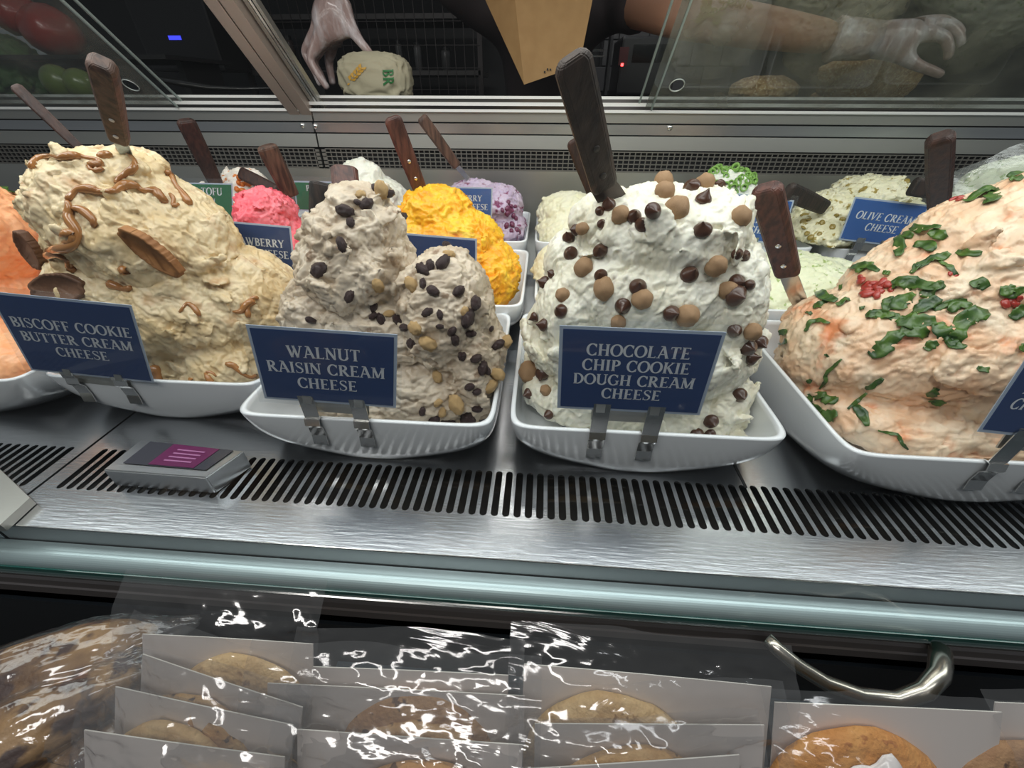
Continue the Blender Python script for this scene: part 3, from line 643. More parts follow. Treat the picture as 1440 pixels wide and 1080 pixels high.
for k, (pts, w, lb) in enumerate([
    ([(140, 185), (180, 135), (225, 120), (280, 140), (340, 128), (400, 135), (450, 150), (470, 175), (430, 165), (400, 180), (425, 205), (460, 200), (480, 185)], 8, 'brown caramel drizzle looping over the top left crest'),
    ([(455, 130), (500, 125), (522, 135)], 9, 'short caramel dab right of the loop at the crest'),
    ([(540, 95), (590, 120), (625, 150), (615, 190), (580, 220), (530, 235), (525, 255), (570, 265)], 7.5, 'caramel drizzle curving down the top right of the crest'),
    ([(310, 330), (350, 290), (420, 275), (470, 300), (520, 290), (570, 265), (620, 262), (670, 290), (710, 290), (740, 325), (770, 340)], 10, 'thick caramel drizzle running across the middle of the mound'),
    ([(310, 330), (320, 390), (330, 430), (350, 460), (370, 500), (340, 540), (300, 550), (250, 560), (200, 575), (170, 590)], 11, 'caramel drizzle falling down the left face'),
    ([(330, 365), (370, 375), (410, 400), (440, 435), (430, 455)], 10, 'caramel branch forking off the left face drizzle'),
    ([(280, 490), (320, 480), (350, 500), (330, 530), (290, 520)], 9, 'caramel knot on the lower left face'),
    ([(200, 590), (260, 580), (310, 600), (330, 640), (350, 665)], 10, 'caramel ribbon below the knot above the buried cookie'),
    ([(760, 200), (790, 230), (820, 280), (850, 320), (880, 360)], 9, 'caramel streak high on the right shoulder'),
    ([(780, 300), (800, 330), (790, 370), (820, 350)], 7, 'caramel spot under the right shoulder streak'),
    ([(825, 845), (860, 805), (890, 820), (915, 860)], 6, 'small caramel squiggle right of the sign'),
    ([(1070, 840), (1110, 850), (1150, 790), (1180, 800), (1130, 830), (1140, 870)], 7, 'caramel squiggle near the right edge of the mound'),
    ([(1140, 790), (1165, 775), (1190, 790)], 5, 'caramel fleck above the right squiggle'),
    ([(545, 640), (570, 650), (590, 665), (560, 660)], 10, 'caramel drop under the upright cookie'),
    ([(500, 710), (540, 730), (580, 750), (600, 730)], 11, 'caramel smear above the sign')]):
    drizzle('bisc', cp(pts), w, lb, k)
def c3(l): return [(x/3, 400+y/3) for x, y in l]
for k, (pts, w, lb) in enumerate([
    ([(800, 390), (815, 410), (820, 440)], 9, 'caramel drop low above the bowl rim'), ([(865, 370), (880, 400), (905, 430), (915, 465)], 7, 'caramel trickle low in the middle near the bowl rim'),
    ([(950, 330), (990, 345), (1020, 375), (1060, 395), (1080, 380)], 7, 'caramel trickle low on the right by the walnut sign'), ([(640, 340), (660, 380), (680, 410), (668, 425)], 14, 'dark caramel pool beside the lower right corner of the sign'),
    ([(870, 365), (900, 370), (910, 390)], 5, 'caramel fleck beside the low middle trickle')]):
    drizzle('bisc', c3(pts), w, lb, k+30)
# ribbed biscuits in the cookie butter mound
BI = mat('biscuit', (.22, .085, .022), .65, 0, (.36, .16, .05), 30, .5, 160)
BID = mat('biscuit_dark', (.10, .045, .022), .65, 0, (.15, .07, .035), 30, .5, 160)
def biscuit(px, py, Y, lpx, wpx, rot, lean_, label, m):
    t = pxm(px, py, Y); L, Wd, T = lpx*t, wpx*t, .010; n = 132; outline = []
    per = 2*(L+Wd)
    for k in range(n):
        d_ = per*k/n; r_ = .0022*abs(math.sin(math.pi*d_/per*26))-.0011
        if d_ < L: p_ = (d_-L/2, -Wd/2-r_)
        elif d_ < L+Wd: p_ = (L/2+r_, d_-L-Wd/2)
        elif d_ < 2*L+Wd: p_ = (L/2-(d_-L-Wd), Wd/2+r_)
        else: p_ = (-L/2-r_, Wd/2-(d_-2*L-Wd))
        cx_, cy_ = abs(p_[0])/(L/2), abs(p_[1])/(Wd/2); k_ = min(1, 1.36/(cx_+cy_)**.93 if cx_+cy_ > 1.4 else 1)
        outline.append((p_[0]*k_, p_[1]*k_))
    vs, fs = [], []
    for z, q in ((-T/2, .99), (-T*.4, 1), (T*.4, 1), (T/2, .98), (T/2, .84), (T*.36, .82)):
        vs += [(x*q, y*q, z) for x, y in outline]
    for r in range(5):
        for k in range(n): fs.append((r*n+k, r*n+(k+1) % n, (r+1)*n+(k+1) % n, (r+1)*n+k))
    fs += [tuple(range(n))[::-1], tuple(5*n+k for k in range(n))]
    o = mesh_obj('ribbed_biscuit', vs, fs, m, None, True)
    # local x = length in the picture plane, local z towards viewer
    o.matrix_world = Matrix.Translation(U(px, py, y=Y)) @ Matrix.Rotation(math.radians(-rot), 4, 'Y') @ Matrix.Rotation(math.radians(lean_), 4, 'X') @ Matrix.Rotation(math.radians(90), 4, 'X')
    tag(o, label, 'cookie', 'biscuits in the cookie butter mound'); return o
def onY(key, px, py, back=0):
    l, n = hit(key, px, py); return (l.y if l else .5)+back
biscuit(214, 355, onY('bisc', 214, 355, -.010), 82, 40, -48, 12, 'golden ribbed biscuit stuck upright in the middle of the cookie butter mound', BI)
biscuit(43, 352, onY('bisc', 52, 352, .012), 52, 36, 80, -15, 'dark ribbed biscuit poking out of the left side of the mound', BID)
biscuit(84, 406, onY('bisc', 90, 400, -.006), 84, 40, 4, -20, 'dark ribbed biscuit lying above the cookie butter sign', BID)
# basil strips, tomato bits, scallions
BA = mat('basil', (.014, .055, .008), .38, 0, (.085, .17, .022), 60, .3, 120, coat=.2)
def strip(key, pts, wpx, label, seed, m=BA, name='basil_strip', cat='basil', grp='basil shreds on the orange mound'):
    P, Nn = [], []; rg = random.Random(seed)
    for i in range(len(pts)-1):
        for j in range(4):
            x = pts[i][0]+(pts[i+1][0]-pts[i][0])*j/4; y = pts[i][1]+(pts[i+1][1]-pts[i][1])*j/4
            l, n = hit(key, x, y)
            if l is not None: P.append(l); Nn.append(n)
    l, n = hit(key, *pts[-1])
    if l is not None: P.append(l); Nn.append(n)
    if len(P) < 3: print('strip short', label); return
    for _ in range(2): P = [P[0]]+[(P[i-1]+P[i]*2+P[i+1])/4 for i in range(1, len(P)-1)]+[P[-1]]
    vs, fs = [], []; m_ = len(P); off = rg.uniform(0, 6)
    for i, p in enumerate(P):
        t = (P[min(i+1, m_-1)]-P[max(i-1, 0)]).normalized(); s = Nn[i].cross(t).normalized(); nn = t.cross(s).normalized()
        if nn.dot(Nn[i]) < 0: nn = -nn
        w = wpx*.5*pxm(pts[0][0], pts[0][1], p.y)*(math.sin(math.pi*(i+.45)/(m_-.1))**.35)*rg.uniform(.72, 1.12); tw = .5*math.sin(i*.7+off)
        lift = .001+.0013*(1+math.sin(i*1.1+off))
        for k in (-1, -.5, 0, .5, 1):
            q = p+nn*(lift+.22*w*k*k)+(s*math.cos(tw)+nn*math.sin(tw)*.5)*w*k; vs.append(q)
        for k in (1, .5, 0, -.5, -1):
            q = p+nn*(lift+.22*w*k*k-.0006)+(s*math.cos(tw)+nn*math.sin(tw)*.5)*w*k; vs.append(q)
    for i in range(m_-1):
        for k in range(10): fs.append((i*10+k, i*10+(k+1) % 10, (i+1)*10+(k+1) % 10, (i+1)*10+k))
    fs += [tuple(range(10))[::-1], tuple((m_-1)*10+k for k in range(10))]
    o = mesh_obj(name, vs, fs, m, None, True); tag(o, label, cat, grp)
S = 1440/440
def cr(l): return [(1000+x/S, 180+y/S) for x, y in l]
basil = [([(830, 485), (880, 490), (935, 500)], 30), ([(930, 460), (980, 470), (1060, 460)], 34), ([(860, 500), (870, 550), (870, 595)], 36), ([(1010, 500), (1040, 480), (1080, 510)], 40), ([(940, 545), (985, 535), (1030, 565)], 40),
         ([(1130, 570), (1180, 580), (1245, 580)], 26), ([(630, 640), (690, 640), (750, 630)], 30), ([(670, 665), (720, 640), (775, 660)], 26), ([(950, 650), (1000, 610), (1060, 600), (1095, 580)], 36), ([(1050, 615), (1090, 640), (1130, 680)], 18), ([(920, 670), (950, 640), (960, 620)], 22),
         ([(815, 735), (860, 710), (930, 715), (1000, 735), (1075, 725)], 48), ([(850, 700), (890, 715), (930, 740)], 44), ([(985, 780), (1010, 745), (1075, 720)], 44), ([(490, 760), (530, 785), (580, 800)], 36), ([(470, 830), (520, 810), (560, 775)], 26), ([(580, 820), (610, 800), (640, 790)], 26),
         ([(435, 940), (455, 900), (490, 885), (548, 900)], 20), ([(295, 965), (330, 940), (355, 945)], 26), ([(280, 1005), (320, 990), (360, 980)], 24), ([(710, 870), (760, 860), (820, 865), (880, 885)], 36), ([(740, 850), (800, 870), (850, 860)], 30), ([(800, 850), (820, 810), (810, 790)], 40),
         ([(850, 840), (880, 800), (940, 770)], 60), ([(860, 880), (920, 900), (1030, 890)], 66), ([(870, 930), (930, 940), (1000, 950)], 50), ([(930, 860), (990, 820), (1045, 785)], 50), ([(1020, 840), (1090, 810), (1175, 795)], 30), ([(1090, 850), (1130, 810), (1190, 830)], 46),
         ([(1040, 900), (1060, 940), (1080, 975)], 56), ([(1110, 960), (1150, 900), (1200, 860), (1275, 850)], 60), ([(1080, 1000), (1120, 980), (1150, 930)], 52), ([(1100, 985), (1120, 1010), (1150, 1000)], 36), ([(985, 1025), (1010, 1000), (1040, 990)], 32), ([(730, 1050), (790, 1020), (830, 970), (880, 940)], 56), ([(1190, 730), (1230, 715), (1265, 740)], 40),
         ([(1315, 760), (1360, 750), (1400, 740)], 40), ([(1340, 770), (1390, 760), (1440, 740)], 36), ([(1380, 880), (1410, 850), (1440, 810)], 44), ([(1400, 1020), (1440, 1010), (1450, 1020)], 36), ([(1170, 345), (1240, 310), (1305, 275)], 50), ([(1185, 265), (1250, 240), (1330, 250)], 24), ([(1250, 345), (1290, 340), (1305, 290)], 46), ([(1370, 235), (1400, 215), (1440, 200)], 30), ([(1375, 240), (1410, 235), (1430, 240)], 30), ([(790, 665), (805, 668), (820, 672)], 22), ([(685, 840), (700, 830), (715, 828)], 14), ([(590, 750), (600, 735), (600, 725)], 14), ([(440, 850), (455, 855), (465, 860)], 14)]
items = [(*cr([p[len(p)//2]])[0], cr(p), w/S) for p, w in basil]
S6 = 3.0
b2 = [([(400, 400), (430, 385), (490, 375)], 34), ([(400, 425), (440, 430), (470, 440)], 34), ([(470, 400), (510, 400), (530, 410)], 36), ([(470, 475), (500, 465), (540, 455)], 40), ([(460, 350), (490, 310), (480, 295), (520, 255), (555, 225)], 12), ([(650, 350), (690, 330), (720, 305)], 20), ([(575, 440), (620, 400), (660, 365)], 12), ([(600, 420), (640, 460), (660, 510)], 30),
      ([(700, 525), (750, 535), (790, 550), (800, 575), (830, 605)], 12), ([(920, 380), (935, 360), (950, 345)], 30), ([(920, 390), (950, 400), (980, 412)], 26), ([(1125, 265), (1145, 270), (1170, 272)], 20), ([(410, 320), (420, 315), (425, 310)], 16), ([(490, 215), (495, 210), (500, 205)], 18), ([(430, 450), (460, 460), (480, 440)], 34)]
items += [(1000+p[len(p)//2][0]/3, 430+p[len(p)//2][1]/3, [(1000+x/3, 430+y/3) for x, y in p], w/3) for p, w in b2]
zb = [('near the top right crest', lambda x, y: y < 290), ('on the upper slope', lambda x, y: y < 372), ('in the upper part of the central pile', lambda x, y: y < 425 and x > 1235), ('on the left shoulder', lambda x, y: y < 500 and x < 1190), ('in the lower part of the central pile', lambda x, y: y < 500), ('on the lower left near the rim', lambda x, y: x < 1200), ('on the lower front slope', lambda x, y: True)]
for k, (it, lb) in enumerate(zip(items, zoned(items, zb, 'green basil shred %s'))):
    strip('org', it[2], it[3]*1.35, lb, k)
TM = mat('dried_tomato', (.30, .018, .014), .35, 0, (.45, .05, .03), 60, coat=.4)
tdat = [lumpy('tomato_bit', TM, .3, 2.4, s, 2, (1, .7, .5), ridge=.4) for s in (4, 9)]
rg = random.Random(5)
tb_ = [(1225+rg.gauss(0, 11), 402+rg.gauss(0, 6), rg.uniform(9, 15)) for _ in range(20)]+[(1418+rg.gauss(0, 7), 424+rg.gauss(0, 4), rg.uniform(8, 13)) for _ in range(9)]+[(1342+rg.gauss(0, 8), 279+rg.gauss(0, 2), 7) for _ in range(6)]+[(1336, 385, 6), (1344, 388, 6)]
place('org', 'tomato_bit', tdat, tb_, zoned(tb_, [('at the top crest', lambda x, y: y < 300), ('in the left red heap', lambda x, y: x < 1290), ('in the right edge heap', lambda x, y: x > 1390), ('beside the basil in the middle', lambda x, y: True)], 'red dried tomato bit %s'), 'tomato', 'dried tomato bits on the orange mound', 9, .3, (1.2, 1.2, 1), 8)
SC1 = mat('scallion_green', (.10, .30, .03), .4, 0, (.30, .48, .12), 40, coat=.2)
def ringdat(r=1, h=.7, w=.28):
    vs, fs = lathe([(r-w, -h/2), (r, -h/2), (r, h/2), (r-w, h/2)], 14); fs = fs[:-2]+[(3*14+k, 3*14+(k+1) % 14, (k+1) % 14, k) for k in range(14)]
    return data_from('scallion_ring', vs, fs, SC1)
rgd = [ringdat(), ringdat(1, 1.1, .4)]
rg = random.Random(9)
sc_ = []
while len(sc_) < 40:
    x, y = rg.uniform(986, 1062), rg.uniform(234, 272)
    if all(math.hypot(x-a[0], y-a[1]) > 4.5 for a in sc_): sc_.append((x, y, rg.uniform(7, 12)))
place('k4', 'scallion_ring', rgd, sc_, banded(sc_, 'scallion ring %s of its mound'), 'scallion', 'scallion rings on the back-row mound', 9, .3, (1, 1, 1), 10)
OL = mat('olive_green', (.20, .15, .02), .35, 0, (.34, .24, .05), 30, coat=.3)
odat = [lumpy('olive_slice', OL, .2, 2, s, 2, (1, .8, .35)) for s in (1, 2)]
rg = random.Random(12); ol = [(rg.uniform(1125, 1290), rg.uniform(250, 335), rg.uniform(6, 10)) for _ in range(34)]
ol = [p for p in ol if not (p[1] < 285-(p[0]-1110)*.2)]
place('k5', 'olive_slice', odat, ol, banded(ol, 'olive piece %s of its mound'), 'olive', 'olive pieces on the back-row mound', 8, .1, (1, 1, 1), 11)
bb = mat('blueberry', (.10, .012, .05), .4, 0, (.18, .03, .09), 40, coat=.3); bdat = [lumpy('blueberry', bb, .25, 2, s, 2, (1, .8, .7)) for s in (1, 2)]
rg = random.Random(14); bl = [(rg.gauss(716, 8), rg.gauss(308, 16), rg.uniform(6, 10)) for _ in range(16)]
place('k2', 'blueberry', bdat, bl, banded(bl, 'dark crushed blueberry %s of the purple mound'), 'blueberry', 'blueberries in the purple mound', 8, .1, (1, 1, 1), 12)
cbit = [lumpy('carrot_bit', mat('carrot', (.60, .16, .02), .4), .25, 2, 3, 2)]
rg = random.Random(15); cb = [(rg.gauss(345, 13), rg.gauss(258, 9), rg.uniform(4, 8)) for _ in range(18)]
place('k0', 'carrot_bit', cbit, cb, banded(cb, 'tiny orange carrot bit %s of the tofu mound'), 'carrot', 'carrot bits on the tofu mound', 6, .2, (1, 1, 1), 13)
# ------------------------------------------------------------------ lettering (built from thick and thin strokes with serifs)
def ribbon(pts, ws):
    out = []
    if not hasattr(ws, '__len__'): ws = [ws]*len(pts)
    L, R_ = [], []
    for i, p in enumerate(pts):
        a = pts[max(i-1, 0)]; b = pts[min(i+1, len(pts)-1)]; dx, dy = b[0]-a[0], b[1]-a[1]; l = math.hypot(dx, dy) or 1; nx, ny = -dy/l, dx/l
        L.append((p[0]+nx*ws[i]/2, p[1]+ny*ws[i]/2)); R_.append((p[0]-nx*ws[i]/2, p[1]-ny*ws[i]/2))
    for i in range(len(pts)-1): out.append([L[i], L[i+1], R_[i+1], R_[i]])
    return out
TK, TN = .19, .095
def arc(cx, cy, rx, ry, a0, a1, n=14, thick='x'):
    P, Ws = [], []
    for i in range(n+1):
        a = math.radians(a0+(a1-a0)*i/n); P.append((cx+rx*math.cos(a), cy+ry*math.sin(a))); Ws.append(TN+(TK-TN)*abs(math.cos(a))**1.5)
    return ribbon(P, Ws)
def stem(x, y0=0, y1=1, w=TK, s0=1, s1=1):
    o = ribbon([(x, y0), (x, y1)], w)
    if s0: o += ribbon([(x-.15, y0+.03), (x+.15, y0+.03)], .06)
    if s1: o += ribbon([(x-.15, y1-.03), (x+.15, y1-.03)], .06)
    return o
def bar(x0, x1, y, w=.075, sf=0):
    o = ribbon([(x0, y), (x1, y)], w)
    if sf: o += ribbon([(x1-.02, y-.12*sf if sf else 0), (x1-.02, y+.02)], .06)
    return o
def diag(x0, y0, x1, y1, w=TK): return ribbon([(x0, y0), (x1, y1)], w)
def feet(*xs, y=.03): return sum([ribbon([(x-.13, y), (x+.13, y)], .06) for x in xs], [])
G = {
 'A': (.86, diag(.12, 0, .40, 1, TN)+diag(.40, 1, .74, 0)+bar(.2, .62, .34)+feet(.12, .74)+ribbon([(.2, 1.0), (.44, 1.0)], .07)),
 'B': (.74, stem(.2)+arc(.3, .75, .27, .22, -90, 90)+arc(.3, .26, .33, .235, -90, 90)+bar(.2, .32, .52)+bar(.2, .32, .97)+bar(.2, .32, .03)),
 'C': (.80, arc(.44, .5, .34, .48, 42, 318, 22)+ribbon([(.70, .98), (.70, .70)], .06)+ribbon([(.70, .02), (.70, .28)], .06)),
 'D': (.84, stem(.2)+arc(.3, .5, .42, .47, -90, 90, 18)+bar(.2, .32, .97)+bar(.2, .32, .03)),
 'E': (.72, stem(.2)+bar(.2, .62, .96, .075, 1)+bar(.2, .5, .5)+bar(.2, .66, .04, .075, -1)+ribbon([(.5, .4), (.5, .6)], .05)),
 'F': (.68, stem(.2)+bar(.2, .62, .96, .075, 1)+bar(.2, .5, .5)+ribbon([(.5, .4), (.5, .6)], .05)),
 'G': (.86, arc(.44, .5, .34, .48, 42, 330, 22)+ribbon([(.70, .98), (.70, .72)], .06)+stem(.70, .05, .45, .14, 0, 1)),
 'H': (.90, stem(.2)+stem(.70)+bar(.2, .7, .5)),
 'I': (.40, stem(.2)),
 'K': (.86, stem(.2)+diag(.24, .42, .68, .96, TN)+diag(.36, .58, .72, .02)+feet(.72)+feet(.68, y=.97)),
 'L': (.70, stem(.2)+bar(.2, .62, .04, .075, -1)),
 'M': (1.02, stem(.16, w=TN)+diag(.18, .98, .50, .08)+diag(.50, .05, .82, .98, TN)+stem(.84)),
 'N': (.90, stem(.16, w=TN)+diag(.16, .98, .72, .04)+stem(.72, w=TN, s0=0)),
 'O': (.90, arc(.45, .5, .36, .48, 0, 360, 30)),
 'P': (.72, stem(.2)+arc(.3, .72, .30, .25, -90, 90)+bar(.2, .32, .97)+bar(.2, .32, .47)),
 'R': (.84, stem(.2)+arc(.3, .74, .28, .23, -90, 90)+bar(.2, .32, .97)+bar(.2, .32, .51)+diag(.36, .52, .72, .02)+feet(.74)),
 'S': (.68, ribbon([(.56, .80), (.50, .93), (.34, .97), (.17, .90), (.13, .74), (.24, .60), (.42, .48), (.55, .36), (.55, .18), (.42, .05), (.26, .03), (.12, .12), (.10, .22)], [.06, .07, .07, .09, .12, .15, .17, .15, .12, .08, .07, .07, .06])+ribbon([(.57, .98), (.57, .74)], .05)+ribbon([(.10, .02), (.10, .28)], .05)),
 'T': (.78, stem(.39, s1=0)+bar(.06, .72, .96)+ribbon([(.08, .80), (.08, .98)], .06)+ribbon([(.70, .80), (.70, .98)], .06)),
 'U': (.88, stem(.18, .28, 1, s0=0)+arc(.44, .3, .26, .27, 180, 360)+stem(.70, .28, 1, TN, 0, 1)),
 'V': (.86, diag(.12, 1, .44, 0)+diag(.44, 0, .74, 1, TN)+feet(.12, .74, y=.97)),
 'W': (1.16, diag(.10, 1, .36, 0)+diag(.36, 0, .56, .8, TN)+diag(.50, 1, .76, 0)+diag(.76, 0, 1.02, 1, TN)+feet(.12, 1.02, y=.97)+ribbon([(.4, .97), (.62, .97)], .06)),
 'Y': (.84, diag(.12, 1, .42, .46)+diag(.72, 1, .42, .46, TN)+stem(.42, 0, .5, TK, 1, 0)+feet(.12, .72, y=.97)),
 ' ': (.42, [])}
def text_polys(lines, w, h, fill=.80, italic=0, ch=None, gap=1.42):
    """polygons for centred lines within a w x h card (origin lower left)"""
    n = len(lines); widest = max(sum(G[c][0] for c in l) for l in lines)
    hh = ch or min(w*fill/widest, h*.86/(n*gap-.42*gap*.4)); polys = []
    tot = n*hh+(n-1)*hh*(gap-1); y = h/2+tot/2-hh
    for l in lines:
        lw = sum(G[c][0] for c in l)*hh; x = w/2-lw/2
        for c in l:
            for poly in G[c][1]: polys.append([(x+(a+italic*b)*hh, y+b*hh) for a, b in poly])
            x += G[c][0]*hh
        y -= hh*gap
    return polys
def sign(label, BL, BR, TL, yb, yt, lines, card, rimz=None, clips=None, italic=0, fill=.82, sleeve_up=.013, gap=1.42):
    o0 = U(*BL, y=yb); ux = U(*BR, y=yb)-o0; uy = U(*TL, y=yt)-o0
    w, h = ux.length, uy.length; ex = ux.normalized(); ey = (uy-ex*uy.dot(ex)).normalized(); ez = ex.cross(ey)  # towards viewer
    if ez.y > 0: ez = -ez
    shear = uy.dot(ex)/h
    P = lambda a, b, c=0: o0+ex*(a+shear*b)+ey*b+ez*c
    t = thing('price_sign', label, 'sign', o0-Vector((0, 0, .0)), 'cream cheese name signs')
    def slab(nm, a0, a1, b0, b1, c0, c1, m):
        vs = [P(a, b, c) for a in (a0, a1) for b in (b0, b1) for c in (c0, c1)]
        return mesh_obj(nm, vs, [(0, 1, 3, 2), (4, 6, 7, 5), (0, 4, 5, 1), (2, 3, 7, 6), (0, 2, 6, 4), (1, 5, 7, 3)], m, t)
    b_ = .0035 if h > .08 else .003
    slab('card_border', -b_, w+b_, -b_, h+b_, 0, .0006, BORD)
    cd = slab('card', 0, w, 0, h, .0006, .0011, card)
    vs, fs = [], []
    for poly in text_polys(lines, w, h, fill, italic, gap=gap):
        k = len(vs); vs += [P(a, b, .0014) for a, b in poly]; fs.append(tuple(range(k, k+len(poly))))
    mesh_obj('lettering', vs, fs, INK, t)
    slab('clear_sleeve', -.009, w+.010, -.007, h+sleeve_up, .0030, .0036, SLEEVE)
    if rimz is not None:
        # steel holder: strip behind the card foot and two clips hooked over the rim
        slab('holder_strip', clips[0], clips[1]+.02, -.022, .006, -.004, -.0025, STEELG)
        for a in clips:
            c0 = P(a+.010, -.012, .001); xx = c0.x; ry = RIMY[rimz][0]; rz_ = RIMY[rimz][1]
            bm = bmesh.new(); hw = .0095
            prof = [(c0.y, c0.z+.018), (c0.y-.0005, rz_+.004), (ry+.004, rz_+.003), (ry-.004, rz_+.002), (ry-.006, rz_-.006), (ry-.002, rz_-.012), (ry-.001, rz_-.026), (ry-.003, rz_-.040)]
            sk = RIMY[rimz][2]
            for s_ in range(len(prof)-1):
                (ya, za), (yb_, zb_) = prof[s_], prof[s_+1]
                xa = xx+sk*max(0, rz_-za); xb = xx+sk*max(0, rz_-zb_)
                vv = [bm.verts.new(p) for p in ((xa-hw, ya, za), (xa+hw, ya, za), (xb+hw, yb_, zb_), (xb-hw, yb_, zb_))]
                bm.faces.new(vv)
            bmesh.ops.remove_doubles(bm, verts=bm.verts, dist=1e-5)
            bmesh.ops.solidify(bm, geom=list(bm.faces), thickness=.001)
            bmesh.ops.recalc_face_normals(bm, faces=bm.faces)
            bm_obj('clip', bm, CHROME, t)
        for a in clips: slab('tab', a+.004, a+.014, -.006, .006, .0012, .0022, STEELG)
    return t
RIMY = {'b1': (.417, .075, 0), 'b2': (.357, .075, 0), 'b3': (.359, .075, 0), 'b4': (.338, .078, 0), 'k5': (1.01, .105, 0), 'k4': (1.01, .105, 0)}
sign('navy sign reading COOKIE BUTTER CREAM CHEESE on the far left front bowl', (47, 518), (213, 535), (-6, 420), .412, .400, ['BISCOFF COOKIE', 'BUTTER CREAM', 'CHEESE'], NAVY, 'b1', (.040, .112), fill=.92)
sign('navy sign reading WALNUT RAISIN CREAM CHEESE', (376, 557), (553, 570), (352, 462), .357, .352, ['WALNUT', 'RAISIN CREAM', 'CHEESE'], NAVY, 'b2', (.040, .102), fill=.88)
sign('navy sign reading CHOCOLATE CHIP COOKIE DOUGH CREAM CHEESE', (788, 570), (980, 580), (792, 462), .356, .352, ['CHOCOLATE', 'CHIP COOKIE', 'DOUGH CREAM', 'CHEESE'], NAVY, 'b3', (.036, .096), fill=.84, gap=1.32)
sign('navy sign with italic white lettering cut off by the right edge', (1381, 603), (1560, 622), (1450, 500), .340, .352, ['TOMATO BASIL', 'CREAM CHEESE'], NAVY, 'b4', (.030, .085), italic=.2, fill=.86)
sign('blue sign reading OLIVE CREAM CHEESE in the back row', (1182, 335), (1277, 346), (1203, 280), 1.0, 1.0, ['OLIVE CREAM', 'CHEESE'], BLUE, 'k5', (.035, .09), italic=.2, fill=.84)
sign('blue sign reading LOW FAT SCALLION CREAM CHEESE, half hidden behind the chocolate chip mound', (1000, 330), (1096, 342), (1012, 272), 1.0, 1.0, ['LOW FAT', 'SCALLION', 'CREAM CHEESE'], BLUE, 'k4', (.035, .09), italic=.2, fill=.86)
sign('blue sign reading STRAWBERRY CREAM CHEESE stuck before the pink mound', (312, 372), (413, 381), (300, 312), .668, .672, ['STRAWBERRY', 'CREAM CHEESE'], NAVY, fill=.92)
sign('blue sign reading MANGO CREAM CHEESE before the yellow mound', (572, 392), (668, 400), (566, 330), .662, .664, ['MANGO', 'CREAM CHEESE'], NAVY, fill=.8)
sign('blue sign reading BLUEBERRY CREAM CHEESE before the purple mound', (612, 302), (690, 304), (610, 264), .985, .985, ['BLUEBERRY', 'CREAM CHEESE'], BLUE, fill=.9)
sign('green sign ending in TOFU CREAM CHEESE behind the cookie butter mound', (245, 306), (327, 308), (241, 262), .99, .99, ['VEGI TOFU', 'CREAM', 'CHEESE'], GREEN, fill=.85)
sign('green sign mostly hidden behind a dark brown knife handle', (419, 294), (500, 296), (415, 257), .99, .99, ['PLAIN TOFU', 'CREAM', 'CHEESE'], GREEN, fill=.85)

